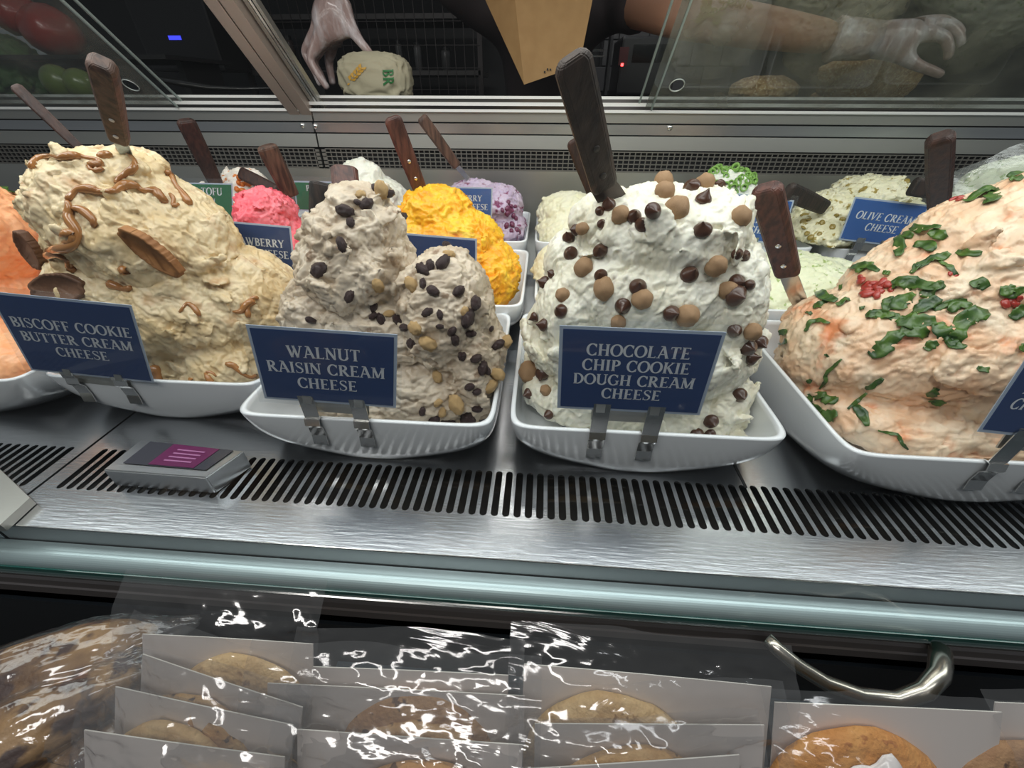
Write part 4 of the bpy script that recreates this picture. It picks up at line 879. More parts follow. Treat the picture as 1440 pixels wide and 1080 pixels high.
# ------------------------------------------------------------------ spreader knives
def wood(nm, a, b, r=.5): return mat(nm, a, r, 0, b, 150, .6, 300, stretch=(1, 1, .12), nlo=.36, nhi=.64, bdist=.001)
WD1 = wood('wood_dark', (.020, .008, .006), (.055, .022, .015)); WD2 = wood('wood_mid', (.038, .018, .012), (.125, .064, .042)); WD3 = wood('wood_red', (.045, .015, .011), (.125, .045, .031), .45); WD4 = wood('wood_black', (.010, .008, .007), (.035, .022, .017), .55)
def knife(label, A, yA, B, yB, wpx, m, C=None, yC=None, bw=None, rivets=(), rivm=CHROME, taper=.85, thick=.5, blm=None, edge=None, twist=0):
    a, b = U(*A, y=yA), U(*B, y=yB); ax = (b-a); L = ax.length; ax.normalize()
    vd = ((a+b)/2-Vector(CAM)).normalized(); sx = ax.cross(vd).normalized(); sz = sx.cross(ax).normalized()
    if sz.dot(vd) > 0: sz = -sz
    if twist:
        q = Quaternion(ax, math.radians(twist)); sx = q@sx; sz = q@sz
    w = wpx*.5*pxm(*A, yA); T = w*thick
    t = thing('spreader_knife', label, 'knife', b, 'wooden handled spreader knives')
    # chamfered section lofted from butt to ferrule
    st = [(0, .55, .7), (.015, .80, .9), (.05, 1, 1), (.35, 1.0, 1), (.7, (1+taper)/2, .97), (.97, taper, .9), (1.0, taper*.92, .8)]
    vs, fs = [], []; c = .55
    for s, k, kt in st:
        p = a+ax*L*s; W_, H_ = w*k, T*kt
        for u, v_ in ((-1, -c), (-c*1.3, -1), (c*1.3, -1), (1, -c), (1, c), (c*1.3, 1), (-c*1.3, 1), (-1, c)): vs.append(p+sx*W_*u+sz*H_*v_)
    n = 8
    for i in range(len(st)-1):
        for k in range(n): fs.append((i*n+k, i*n+(k+1) % n, (i+1)*n+(k+1) % n, (i+1)*n+k))
    fs += [tuple(range(n))[::-1], tuple((len(st)-1)*n+k for k in range(n))]
    h = mesh_obj('handle', vs, fs, m, t)
    bmm = bmesh.new(); bmm.from_mesh(h.data); bmesh.ops.recalc_face_normals(bmm, faces=bmm.faces); bmesh.ops.bevel(bmm, geom=list(bmm.edges), offset=w*.06, segments=2, affect='EDGES'); bmm.to_mesh(h.data); bmm.free()
    for s in rivets:
        p = a+ax*L*s+sz*(T*.99); r = w*.22
        vv, ff = lathe([(.0001, -.0006), (r, -.0006), (r, .0004), (r*.7, .0009), (.0001, .001)], 14)
        M = Matrix((sx, sz.cross(sx), sz)).transposed()
        mesh_obj('rivet', [p+M@Vector(q) for q in vv], ff, rivm, t, True)
    if C:
        e = U(*C, y=yC); bx_ = (e-b).normalized(); hw = (bw or wpx*.8)*.5*pxm(*B, yB); e2 = e+bx_*.03; th = .0009
        vs = []
        for p, k in ((b-bx_*.006, .9), (b+bx_*.01, 1), (e, 1.0), (e2, .7)):
            for u, v_ in ((-1, -1), (1, -1), (1, 1), (-1, 1)): vs.append(p+sx*hw*k*u+sz*th*v_)
        fs = [(i*4+k, i*4+(k+1) % 4, (i+1)*4+(k+1) % 4, (i+1)*4+k) for i in range(3) for k in range(4)]+[(0, 1, 2, 3)[::-1], (12, 13, 14, 15)]
        mesh_obj('blade', vs, fs, blm or CHROME, t)
    return t
WD5 = mat('wood_charred', (.020, .015, .013), .6, 0, (.075, .048, .036), 55, .6, 140, stretch=(1, 1, .3), nlo=.35, nhi=.75, col3=(.16, .075, .045), n3=25, lo3=.60, hi3=.70)
BLD = mat('worn_blade', (.10, .085, .08), .4, .8)
RVD = mat('dull_rivet', (.06, .055, .05), .5, .5)
knife('slim dark brown knife handle leaning left, leftmost of all', (20, 120), .60, (112, 208), .60, 15, WD1)
knife('brown wooden knife handle with two white rivets standing in the cookie butter mound', (142, 86), .47, (168, 196), .53, 33, WD2, (175, 212), .545, 17, rivets=(.62, .86), rivm=mat('white_rivet', (.8, .8, .8), .3), blm=mat('blue_steel', (.45, .55, .62), .25, .8), thick=.8, twist=18)
knife('dark brown knife handle leaning left behind the cookie butter mound', (260, 168), 1.02, (304, 258), 1.08, 24, WD1)
knife('dark worn round-topped knife handle behind the pink mound', (374, 204), .88, (410, 275), .90, 27, WD2, thick=.7)
knife('short dark handle lying flat behind the pink mound', (338, 243), 1.10, (390, 268), 1.06, 17, WD1)
knife('reddish rounded handle end sticking up behind the walnut mound peak', (484, 236), .66, (490, 300), .62, 36, WD3, thick=.6, taper=1.0)
knife('flat-topped black handle end left of the walnut mound peak', (452, 256), .68, (452, 320), .66, 32, WD4, thick=.4, taper=1.05)
knife('red-brown knife handle with two steel rivets standing in the yellow mound', (551, 164), .83, (590, 265), .86, 25, WD3, rivets=(.58, .83), taper=.9)
knife('slim brown handle with steel neck leaning over the purple mound', (592, 164), 1.12, (643, 234), 1.14, 16, WD2, (662, 256), 1.15, 7, thick=.95)
knife('largest knife, thick blackened handle with two dull rivets over the chocolate chip mound', (803, 78), .43, (850, 264), .50, 56, WD5, (876, 302), .515, 38, rivets=(.61, .85), rivm=RVD, thick=.42, taper=.90, blm=BLD, twist=-14)
knife('brown knife handle half hidden behind the big black handle', (806, 196), .66, (842, 290), .68, 22, WD1)
knife('red-brown knife handle with two steel rivets between the chocolate chip and orange mounds', (1076, 262), .56, (1108, 385), .60, 40, WD3, (1122, 420), .61, 22, rivets=(.58, .83), thick=.6, taper=.92, twist=16)
knife('black handle lying over the back-row mound left of the olive sign', (1106, 268), 1.00, (1160, 292), 1.06, 24, WD4, (1182, 299), 1.09, 12)
knife('upright dark brown handle standing at the right end of the olive mound', (1322, 190), .80, (1320, 300), .86, 31, WD1, thick=.7)
knife('short black handle beside the upright dark brown handle', (1282, 262), .98, (1318, 268), .98, 24, WD4)
# green herb leaf behind the orange mound at left
strip('sal', [(0, 262), (10, 268), (26, 275)], 10, 'dark green leaf lying on the orange mound at the left edge', 3, grp='leaf on the left mound')

# ------------------------------------------------------------------ little steel box on the vent plate
t = thing('steel_box', 'low brushed steel box with a pink glass reflection painted on top sitting on the slotted deck', 'box', (-.44, .32, 0))
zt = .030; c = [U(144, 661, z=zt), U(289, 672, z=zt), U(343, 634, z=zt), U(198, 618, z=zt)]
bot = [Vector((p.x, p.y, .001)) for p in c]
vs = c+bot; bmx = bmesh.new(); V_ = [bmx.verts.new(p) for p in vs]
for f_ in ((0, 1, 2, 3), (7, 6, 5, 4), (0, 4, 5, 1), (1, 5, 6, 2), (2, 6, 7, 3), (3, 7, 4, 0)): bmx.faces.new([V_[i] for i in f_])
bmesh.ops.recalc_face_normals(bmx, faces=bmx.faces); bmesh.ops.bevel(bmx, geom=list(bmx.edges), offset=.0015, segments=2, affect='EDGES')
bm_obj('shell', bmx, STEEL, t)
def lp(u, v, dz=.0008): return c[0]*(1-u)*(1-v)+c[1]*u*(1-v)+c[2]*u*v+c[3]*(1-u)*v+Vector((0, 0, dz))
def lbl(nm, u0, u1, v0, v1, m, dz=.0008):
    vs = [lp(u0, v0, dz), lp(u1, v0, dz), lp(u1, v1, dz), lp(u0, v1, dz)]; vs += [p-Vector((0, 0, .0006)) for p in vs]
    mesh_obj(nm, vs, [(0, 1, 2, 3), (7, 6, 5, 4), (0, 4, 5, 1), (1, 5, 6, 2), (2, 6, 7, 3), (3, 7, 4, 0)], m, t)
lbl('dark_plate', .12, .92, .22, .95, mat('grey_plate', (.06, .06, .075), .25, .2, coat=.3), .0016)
lbl('reflection_patch', .36, .80, .24, .93, mat('magenta', (.12, .015, .075), .3, coat=.3), .0024)  # pink reflection in the front glass, put in as a coloured patch
for k in range(4): lbl('reflection_line', .46, .72, .38+.12*k, .42+.12*k, mat('pale_magenta', (.36, .14, .30), .4), .0030)  # pale lines within the painted reflection
# ------------------------------------------------------------------ wrapped cookies in front of the case
CARD = mat('grey_card', (.70, .64, .60), .7)
CED = mat('card_cut_edge', (.80, .78, .72), .7)
def cookie_mat(nm, a, b, c3, lo=.60): return mat(nm, a, .65, 0, b, 60, 1.0, 150, col3=c3, n3=75, lo3=lo-.02, hi3=lo+.02, bdist=.003)
CK1 = cookie_mat('golden_cookie', (.46, .25, .085), (.62, .39, .16), (.07, .03, .018), .64)
CK2 = cookie_mat('pale_cookie', (.60, .38, .16), (.72, .50, .24), (.34, .18, .06), .66)
CK3 = cookie_mat('orange_cookie', (.62, .25, .045), (.70, .33, .08), (.45, .16, .03), .66)
CK4 = cookie_mat('brown_cookie', (.40, .20, .08), (.52, .29, .12), (.12, .05, .02), .62)
ICING = mat('icing', (.80, .76, .74), .25, coat=.3)
CHK = mat('chunk', (.03, .016, .013), .35, coat=.3)
def cookie(TLp, TRp, ztop, label, ck, cu=.5, cv=.055, cr_=.062, squash=1.0, chunks=0, icing=False, seed=1, film_up=.035, wide=.012, steep=58):
    a = U(*TLp, z=ztop); b = U(*TRp, z=ztop); ex = b-a; w = ex.length; ex.normalize()
    ang = math.radians(steep); dn = Vector((0, -math.cos(ang), -math.sin(ang))); dn = (dn-ex*dn.dot(ex)).normalized()
    nz_ = ex.cross(dn); nz_ = -nz_ if nz_.y > 0 else nz_      # faces the viewer and up
    nz_ = nz_ if nz_.z > 0 else -nz_
    H = .145
    P = lambda u, v, o=0: a+ex*u+dn*v+nz_*o
    rg = random.Random(seed); t = thing('wrapped_cookie', label, 'packaged cookie', P(w/2, H), 'wrapped cookies in front of the case')
    # slightly bowed backing card
    vs, fs = [], []; n = 12
    for k in range(n+1):
        u = w*k/n; bow_ = .003*math.sin(math.pi*k/n)*rg.uniform(.9, 1.1)
        for v_, o in ((0, 0), (H, 0), (H, -.0009), (0, -.0009)): vs.append(P(u, v_-bow_*(1 if v_ == 0 else 0), o+bow_))
    for k in range(n):
        for j in range(4): fs.append((k*4+j, k*4+(j+1) % 4, k*4+4+(j+1) % 4, k*4+4+j))
    fs += [(0, 1, 2, 3)[::-1], (n*4, n*4+1, n*4+2, n*4+3)]
    cd = mesh_obj('backing_card', vs, fs, CARD, t)
    cd.data.materials.append(CED)
    for i, p in enumerate(cd.data.polygons):
        if i < n*4 and i % 4 == 3: p.material_index = 1
    # cookie: domed disc
    vs, fs = lathe([(.0001, 0), (.55, 0), (.93, .015), (1.0, .08), (.97, .15), (.85, .20), (.6, .235), (.3, .25), (.0001, .255)], 40)
    cc = (w*cu, cv+cr_)
    out = []
    for q in vs:
        p = np.array([[q[0]*2.1+seed, q[1]*2.1, q[2]*2]]); f_ = 1+.05*fbm(p, 2)[0]; hgt = q[2]*(1+.35*fbm(p*2.6, 2)[0])
        out.append(P(cc[0]+q[0]*cr_*f_, cc[1]+q[1]*cr_*f_*squash, .002+hgt*cr_*1.0))
    ck_ = mesh_obj('cookie', out, fs, ck, t, True)
    if chunks:
        d = lumpy('chunk', CHK, .3, 2.2, seed, 2, (1, .7, .6))
        for k in range(chunks):
            th = rg.uniform(math.pi*1.05, math.pi*1.95); r = cr_*rg.uniform(.25, .85); s = rg.uniform(.005, .009)
            o = bpy.data.objects.new('chunk', d); COL.objects.link(o)
            o.matrix_world = Matrix.Translation(P(cc[0]+r*math.cos(th), cc[1]+r*math.sin(th), .002+.22*cr_)) @ frame(nz_, rg.uniform(0, 6)) @ Matrix.Scale(s, 4); attach(o, ck_)
    if icing:
        N_ = 48; vs = []; 
        for k in range(N_):
            th = 2*math.pi*k/N_; r = cr_*(.62+.10*math.sin(3*th+1)+.10*math.sin(7*th)+.05*math.sin(12*th+2))
            vs.append((cc[0]+.85*r*math.cos(th)+.014, cc[1]-.030+.55*r*math.sin(th)))
        V3 = [P(x, y, .205*cr_+.004) for x, y in vs]+[P(x*.96+cc[0]*.04, y*.96+(cc[1]-.03)*.04, .262*cr_+.004) for x, y in vs]; V3.append(P(cc[0]+.012, cc[1]-.028, .285*cr_+.004))
        fs = [(k, (k+1) % N_, N_+(k+1) % N_, N_+k) for k in range(N_)]+[(N_+k, N_+(k+1) % N_, 2*N_) for k in range(N_)]
        i_ = mesh_obj('icing', V3, fs, ICING, t, True); i_.parent = None; attach(i_, ck_)
    # film pouch: front sheet over the cookie, crimped and reaching past the card at the top
    nu, nv = 110, 100; U_, V_ = np.meshgrid(np.linspace(-wide, w+wide, nu), np.linspace(-film_up, H, nv))
    u_, v_ = U_.ravel(), V_.ravel()
    d2 = ((u_-cc[0])/(cr_*1.25))**2+((v_-cc[1])/(cr_*1.25*squash))**2
    off = .0105+.26*cr_*np.exp(-d2**2*.8)*1.1
    pp = np.stack([u_*14+seed*5, v_*26, np.zeros_like(u_)+seed], axis=1)
    off = off+.0035*(1-2*np.abs(fbm(pp, 3)))+.0018*(1-2*np.abs(fbm(np.stack([u_*40+seed, v_*95, u_*0], axis=1), 2)))
    fold = np.exp(-((u_-w*(.35+.3*math.sin(seed)))/(w*.22))**2)*np.exp(-((v_-.012)/.022)**2)
    off = off+.0007*fold*np.sin(v_*800+6*u_*30)+.0016*np.exp(-np.abs(fbm(np.stack([u_*12+seed*2, v_*34+9, u_*0], axis=1), 2))*14)
    edge = np.clip((v_+film_up)/.03, 0, 1); off = off*edge+.004*pn(np.stack([u_*30+seed, v_*4, u_*0], axis=1))*(1-edge)
    tip = .010*fbm(np.stack([u_*9+seed*3, u_*0, u_*0], axis=1), 2)*np.clip(-v_/film_up, 0, 1)
    vs = [P(a_, b_+c_, o_) for a_, b_, o_, c_ in zip(u_, v_, off, tip)]
    fs = [(j*nu+i, j*nu+i+1, (j+1)*nu+i+1, (j+1)*nu+i) for j in range(nv-1) for i in range(nu-1)]
    mesh_obj('clear_film', vs, fs, FILM, t, True)
    return t
L_ = 'film wrapped cookie on grey card, '
z0 = .030
rows = [
 ((200, 892), (440, 906), z0, 'rearmost of the left stack', CK2, .62, .006, .062, dict(film_up=.055)),
 ((200, 920), (425, 995), z0-.004, 'second from the rear of the left stack', CK1, .45, .010, .062, {}),
 ((162, 966), (412, 1020), z0-.008, 'third from the rear of the left stack', CK2, .40, .010, .060, {}),
 ((118, 1027), (400, 1065), z0-.012, 'foremost of the left stack', CK2, .70, .010, .062, {}),
 ((440, 938), (715, 950), z0, 'rearmost of the middle stack', CK4, .55, .008, .066, {}),
 ((376, 961), (738, 979), z0-.003, 'dark chunks, second from rear of middle stack', CK1, .60, .016, .066, dict(chunks=9)),
 ((418, 1026), (735, 1048), z0-.008, 'foremost of the middle stack', CK4, .58, .008, .066, dict(chunks=5)),
 ((737, 934), (1085, 966), z0, 'cracked pale one at the rear of the third stack', CK2, .36, .010, .070, {}),
 ((752, 1018), (1075, 1020), z0-.006, 'second from the rear of the third stack', CK1, .42, .008, .068, dict(chunks=3)),
 ((740, 1082), (1040, 1062), z0-.012, 'foremost of the third stack', CK2, .5, .02, .06, {}),
 ((1090, 988), (1410, 1002), z0-.002, 'orange cookie with white icing at the right', CK3, .34, .008, .072, dict(icing=True, film_up=.012)),
 ((1400, 988), (1640, 1000), z0-.006, 'brown one cut off by the right edge', CK4, .12, .022, .06, dict(film_up=.012))]
for k, (tl, tr, z_, lb, ck, cu, cv, cr_, kw) in enumerate(rows):
    cookie(tl, tr, z_, L_+lb, ck, cu, cv, cr_, seed=k+2, **kw)
# wrapped brown pastries at the lower left: lumpy loaf in a film skin
LOAF = mat('brown_crust', (.10, .045, .018), .5, 0, (.32, .18, .065), 26, .5, 90, col3=(.045, .016, .009), n3=38, lo3=.50, hi3=.58, bdist=.004)
def loaf(label, cpx, cz, L, Wd, Hh, rot, seed, tiltx=0):
    c_ = U(*cpx, z=cz); t = thing('wrapped_pastry', label, 'packaged pastry', c_-Vector((0, 0, Hh)), 'wrapped brown pastries')
    v, f = ico(5)
    e = 2.6; q = np.sign(v)*np.abs(v)**.85
    r = 1+.12*fbm(v*1.7+seed, 3)
    M = Matrix.Translation(c_) @ Matrix.Rotation(math.radians(rot), 4, 'Z') @ Matrix.Rotation(math.radians(tiltx), 4, 'X')
    mesh_obj('pastry', [M@Vector((a*L, b*Wd, c2*Hh)) for a, b, c2 in q*r[:, None]], f, LOAF, t, True)
    w1 = (1-2*np.abs(fbm(v*np.array([1.5, 5, 5])+seed*2, 3)))
    r2 = r*1.05+.05*w1+.03*(1-2*np.abs(fbm(v*9+seed, 2)))
    ends = np.abs(v[:, 0])**6*.35
    mesh_obj('clear_film', [M@Vector((a*L*(1+en), b*Wd*(1-en*1.2), c2*Hh*(1-en))) for (a, b, c2), en in zip(q*r2[:, None], ends)], f, FILM2, t, True)
loaf('large film-wrapped brown pastry at the lower left, behind the others', (55, 950), -.03, .085, .034, .026, 26, 3)
loaf('film-wrapped brown pastry in the lower left corner', (15, 1040), -.03, .085, .032, .026, 38, 9)
loaf('small film-wrapped brown pastry between the corner and the left cookie stack', (118, 1075), -.055, .035, .028, .02, 50, 14)
# the rack they stand on
rack = thing('front_rack', 'dark open rack below the case rail that holds the wrapped cookies', 'rack', (0, .1, -.95))
bx('shelf', -1.6, 1.6, -.14, .115, -.135, -.130, mat('rack_grey', (.03, .04, .05), .5), rack)
bx('rear_strip', -.25, 1.6, .196, .203, -.30, -.225, mat('blue_grey_strip', (.10, .15, .18), .4), rack)
bx('back_panel', -1.6, 1.6, .204, .208, -.95, -.115, mat('rack_back', (.012, .016, .020), .3), rack)
for x in (-1.3, 1.3): bx('upright', x-.01, x+.01, .10, .12, -.95, -.135, BLACK, rack)

# ------------------------------------------------------------------ behind the case: counter, worker, goods
ct = thing('rear_counter', 'dark work counter behind the sliding doors', 'counter', (0, 1.75, -.95))
bx('worktop', -2.2, 2.4, 1.47, 2.0, .345, .375, mat('counter_dark', (.03, .028, .026), .35, .3), ct)
bx('cabinet', -2.2, 2.4, 1.50, 1.98, -.95, .345, BLACK, ct)
CZ = .375
def skin(name, pts, edges, radii, m, parent=None, sub=2, root=0, squash=None):
    me = bpy.data.meshes.new(name); me.from_pydata([tuple(p) for p in pts], edges, []); me.update()
    o = bpy.data.objects.new('tmp', me); COL.objects.link(o)
    sk = o.modifiers.new('s', 'SKIN'); sk.use_smooth_shade = True
    ld = me.skin_vertices[0].data
    for i, r in enumerate(radii):
        ld[i].radius = r if hasattr(r, '__len__') else (r, r); ld[i].use_root = (i == root)
    sb = o.modifiers.new('b', 'SUBSURF'); sb.levels = sub; sb.render_levels = sub
    dg = bpy.context.evaluated_depsgraph_get(); dg.update(); me2 = bpy.data.meshes.new_from_object(o.evaluated_get(dg)); bpy.data.objects.remove(o)
    me2.name = name; me2.materials.clear(); me2.materials.append(m); me2.polygons.foreach_set('use_smooth', [True]*len(me2.polygons))
    ob = bpy.data.objects.new(name, me2); COL.objects.link(ob)
    if parent: attach(ob, parent)
    return ob
SKIN = mat('skin', (.36, .19, .12), .5, sss=.1)
GLOVE = mat('gloved_skin', (.36, .25, .23), .32, 0, (.70, .66, .68), 30, 1.0, 60, coat=.5, stretch=(1, 1, .4), nlo=.42, nhi=.72, bdist=.006)  # pale patches: whitish glove with its highlights put into the colour
SHIRT = mat('dark_shirt', (.022, .015, .016), .8, 0, (.030, .021, .022), 8, .2, 60)
wk = thing('person', 'worker in dark shirt and clear gloves behind the case reaching for a wrapped roll', 'person', (-.05, 1.82+.3, -.95))
wy = 2.12
def Q(px, py, y): return U(px, py, y=y)
sl = Vector((-.27, 1.98, .66)); sr = Vector((.24, 1.98, .66))
# one continuous body: pelvis, torso, neck, head, arms, legs
wl = Q(470, -22, 1.60); wr = Q(1178, 55, 1.42)
el = Vector((-.50, 1.80, .80)); er = Q(960, 22, 1.50)
bp_ = [(-.02, wy, 0), (-.02, wy-.01, .22), (-.02, wy-.05, .45), (-.02, wy-.08, .60), (-.02, wy-.09, .74), (-.02, wy-.13, .86), (-.02, wy-.14, .97),
       sl, el, (el+wl)/2, wl, sr, (sr+er)/2, er, (er+wr)/2, wr,
       (-.12, wy, -.06), (-.13, wy-.02, -.48), (-.13, wy, -.88), (-.13, wy-.12, -.92), (.08, wy, -.06), (.09, wy-.02, -.48), (.09, wy, -.88), (.09, wy-.12, -.92)]
be = [(0, 1), (1, 2), (2, 3), (3, 4), (4, 5), (5, 6), (3, 7), (7, 8), (8, 9), (9, 10), (3, 11), (11, 12), (12, 13), (13, 14), (14, 15), (0, 16), (16, 17), (17, 18), (18, 19), (0, 20), (20, 21), (21, 22), (22, 23)]
br = [(.15, .12), (.14, .11), (.15, .12), (.15, .11), .055, .085, .075, .062, .045, .045, .034, .062, .056, .056, .05, .036, .085, .06, .04, .035, .085, .06, .04, .035]
body = skin('body', bp_, be, br, SKIN, wk, 2)
# shirt and sleeve, slightly larger than the body beneath
tp = [(-.02, wy, -.02), (-.02, wy-.01, .22), (-.02, wy-.05, .45), (-.02, wy-.08, .61), (-.02, wy-.085, .72), sl, (sl+el)/2, sr, (sr*.55+er*.45)]
skin('shirt', tp, [(0, 1), (1, 2), (2, 3), (3, 4), (3, 5), (5, 6), (3, 7), (7, 8)], [(.17, .14), (.16, .13), (.17, .14), (.17, .13), .07, .076, .07, .078, .076], SHIRT, wk, 2)
hair = skin('hair', [(-.02, wy-.12, .93), (-.02, wy-.10, 1.02), (-.02, wy-.08, .88)], [(0, 1), (0, 2)], [.095, .07, .08], mat('hair_dark', (.012, .009, .008), .6), wk, 2)
nose = skin('nose', [(-.02, wy-.215, .93), (-.02, wy-.235, .90)], [(0, 1)], [.010, .014], SKIN, wk, 1)
for sx_ in (-.03, .03):
    bm = bmesh.new(); bmesh.ops.create_uvsphere(bm, u_segments=10, v_segments=8, radius=.012); bmesh.ops.translate(bm, vec=(-.02+sx_, wy-.205, .945), verts=bm.verts); bm_obj('eye', bm, mat('eye_white', (.7, .7, .7), .2), wk, True)
bm = bmesh.new(); box(bm, -.045, .005, wy-.212, wy-.205, .868, .876, .002); bm_obj('mouth', bm, mat('lips', (.25, .08, .07), .5), wk)
def hand(name, palm, fingers, rad, m, parent, wristr):
    """palm: list of points from wrist to knuckles; fingers: list of (root, joints...)"""
    pts = [palm[0], palm[1]]; ed = [(0, 1)]; rr = [wristr, rad*3.0]
    for fg in fingers:
        k = len(pts); pts += fg; ed.append((1, k)); ed += [(k+i, k+i+1) for i in range(len(fg)-1)]
        n = len(fg); rr += [rad*(1.45 if i == 0 else 1.05-.12*i) for i in range(n)]
    return skin(name, pts, ed, rr, m, parent, 2, 1)
y_ = 1.58
def q_(l, y): return [Q(px, py, y+dy) for px, py, *r in l for dy in [r[0] if r else 0]]
h1 = hand('gloved_hand', [Q(468, -18, y_+.01), Q(470, 32, y_)],
    [q_([(494, 40, -.01), (506, 58, -.03), (518, 72, -.035), (525, 82, -.03)], y_),          # thumb
     q_([(446, 62, -.01), (436, 84, -.02), (452, 112, -.03), (462, 126, -.03)], y_),         # index
     q_([(440, 56, .02), (428, 74, .02), (444, 102, .01), (452, 122, .0)], y_),
     q_([(452, 62, .05), (440, 86, .06), (452, 108, .05), (458, 122, .04)], y_),
     q_([(466, 64, .07), (462, 88, .09), (466, 108, .08), (468, 120, .07)], y_)], .0150, GLOVE, wk, .046)
yr = 1.40
h2 = hand('gloved_hand', [Q(1180, 56, yr+.01), Q(1262, 58, yr)],
    [q_([(1268, 78, -.02), (1290, 92, -.03), (1312, 100, -.03), (1326, 106, -.03)], yr),
     q_([(1300, 45, -.01), (1330, 52, -.02), (1336, 74, -.03), (1330, 86, -.03)], yr),
     q_([(1300, 36, .01), (1334, 34, .01), (1350, 50, 0), (1352, 66, -.01)], yr),
     q_([(1294, 34, .03), (1326, 28, .04), (1346, 38, .04), (1354, 50, .03)], yr),
     q_([(1286, 36, .05), (1312, 28, .06), (1330, 32, .06), (1340, 40, .05)], yr)], .0135, GLOVE, wk, .038)
cuff = tube('glove_cuff', [Q(1172, 55, yr+.012), Q(1185, 55, yr+.01), Q(1205, 56, yr+.008), Q(1230, 57, yr+.004)], [.047, .044, .042, .040], GLOVE, wk, 16)
# wrapped roll held by the left hand
rl = thing('wrapped_roll', 'cream paper wrapped roll with green letters and a wheat mark under the gloved hand', 'wrapped sandwich', (Q(530, 132, 1.56).x, 1.56, CZ))
PAPER = mat('deli_paper', (.42, .38, .26), .7, 0, (.48, .44, .31), 8, .5, 25, bdist=.004)
v, f = ico(5); pc = Q(529, 110, 1.55); t_ = pxm(529, 110, 1.55)
q = np.sign(v)*np.abs(v)**.66; r = 1+.15*(1-2*np.abs(fbm(v*2.2+3, 3)))
sx_, sz_ = 45*t_, (pc.z+25*t_-CZ)/2
pv_ = q*r[:, None]*np.array([sx_, .06, sz_])+np.array([pc.x, 1.55, CZ+sz_*1.02]); pv_[:, 2] = np.maximum(pv_[:, 2], CZ+.001)
mesh_obj('paper', pv_, f, PAPER, rl, True)
PB = BVHTree.FromPolygons([Vector(p) for p in pv_], f)
def decal(nm, polys, m, parent):
    vs, fs = [], []
    for poly in polys:
        # split into small pieces so the print follows the paper
        k = len(vs); ok = True; pts = []
        for (x, y) in poly:
            l, n, _, _ = PB.ray_cast(Vector(CAM), Vector(ray(x, y)).normalized())
            if l is None: ok = False; break
            pts.append(l-(Vector(ray(x, y)).normalized())*.003)
        if ok: vs += pts; fs.append(tuple(range(k, k+len(pts))))
    if fs: mesh_obj(nm, vs, fs, m, parent)
def rot_text(s, x, y, h, ang):
    out = []; ca, sa = math.cos(ang), math.sin(ang); cx = 0
    for c_ in s:
        for poly in G[c_][1]:
            out.append([(x+((cx+a)*ca-(b)*sa)*h, y-((cx+a)*sa+b*ca)*h) for a, b in poly])
        cx += G[c_][0]
    return out
decal('green_lettering', rot_text('BR', 538, 97, 15, -math.pi/2*.97), mat('print_green', (.015, .16, .035), .5), rl)
wh = []
for k in range(5):
    bx0, by0 = 492+k*3.6, 113-k*4
    wh += [[(bx0, by0), (bx0-3, by0-5), (bx0+1, by0-8), (bx0+2, by0-2)], [(bx0+1, by0), (bx0+7, by0+1), (bx0+9, by0-3), (bx0+3, by0-2)]]
wh.append([(488, 119), (490, 120), (510, 96), (508, 95)])
decal('wheat_mark', wh, mat('print_ochre', (.62, .34, .04), .5), rl)
# kraft box held up behind the doors
kb = thing('kraft_box', 'tall tapered brown kraft paper box tilted in front of the worker', 'paper box', Q(737, 118, 1.55))
KR = mat('kraft', (.38, .22, .085), .75, 0, (.42, .25, .10), 30, .1, 80)
ya = 1.55
A_, B_, C_, D_ = Q(737, 119, ya), Q(815, 92, ya+.0), Q(845, -60, ya+.02), Q(718, -60, ya+.02)
E_, F_ = Q(655, -60, ya+.14), Q(720, 60, ya+.11)
bk = Vector((0, .14, .03))
bmx = bmesh.new(); vv = [bmx.verts.new(p) for p in (A_, B_, C_, D_, E_, A_+bk, B_+bk, C_+bk)]
for f_ in ((0, 1, 2, 3), (0, 3, 4), (0, 4, 5), (1, 6, 7, 2), (0, 5, 6, 1), (4, 7, 6, 5), (3, 2, 7, 4)): bmx.faces.new([vv[i] for i in f_])
bmesh.ops.recalc_face_normals(bmx, faces=bmx.faces); bm_obj('carton', bmx, KR, kb)
# kraft print: small stamped marks
dv_ = [Q(766+4*k, 101-1.6*k-(2 if k % 2 else 0), ya-.003) for k in range(3)]
bmx = bmesh.new()
for p in dv_: obox(bmx, p, (.0022, 0, 0), (0, .0004, 0), (0, 0, .0022))
bm_obj('stamp_mark', bmx, BLACK, kb)
# seeded rolls behind the right door
BR_ = mat('seeded_crust', (.30, .17, .065), .7, 0, (.50, .34, .15), 70, 1.0, 130, col3=(.62, .50, .30), n3=160, lo3=.56, hi3=.6, bdist=.004)
for k, (px, py, rx, rz_, lb) in enumerate([(1072, 132, 46, 18, 'small seeded bread roll behind the hazy right door'), (1212, 128, 66, 34, 'large seeded bread loaf behind the hazy right door'), (1165, 138, 22, 9, 'little seeded bread end left of the large loaf')]):
    yy = 1.56+.03*k; t_ = pxm(px, py, yy); v, f = ico(5); r = 1+.16*fbm(v*1.8+k*4, 3)+.05*fbm(v*9+k, 2); c_ = Q(px, py, yy)
    hh = rz_*t_; q = v*r[:, None]*np.array([rx*t_, .06, hh])+np.array([c_.x, yy, CZ+hh*.9]); q[:, 2] = np.maximum(q[:, 2], CZ+.001)
    o = mesh_obj('seeded_loaf', q, f, BR_, None, True); tag(o, lb, 'bread')
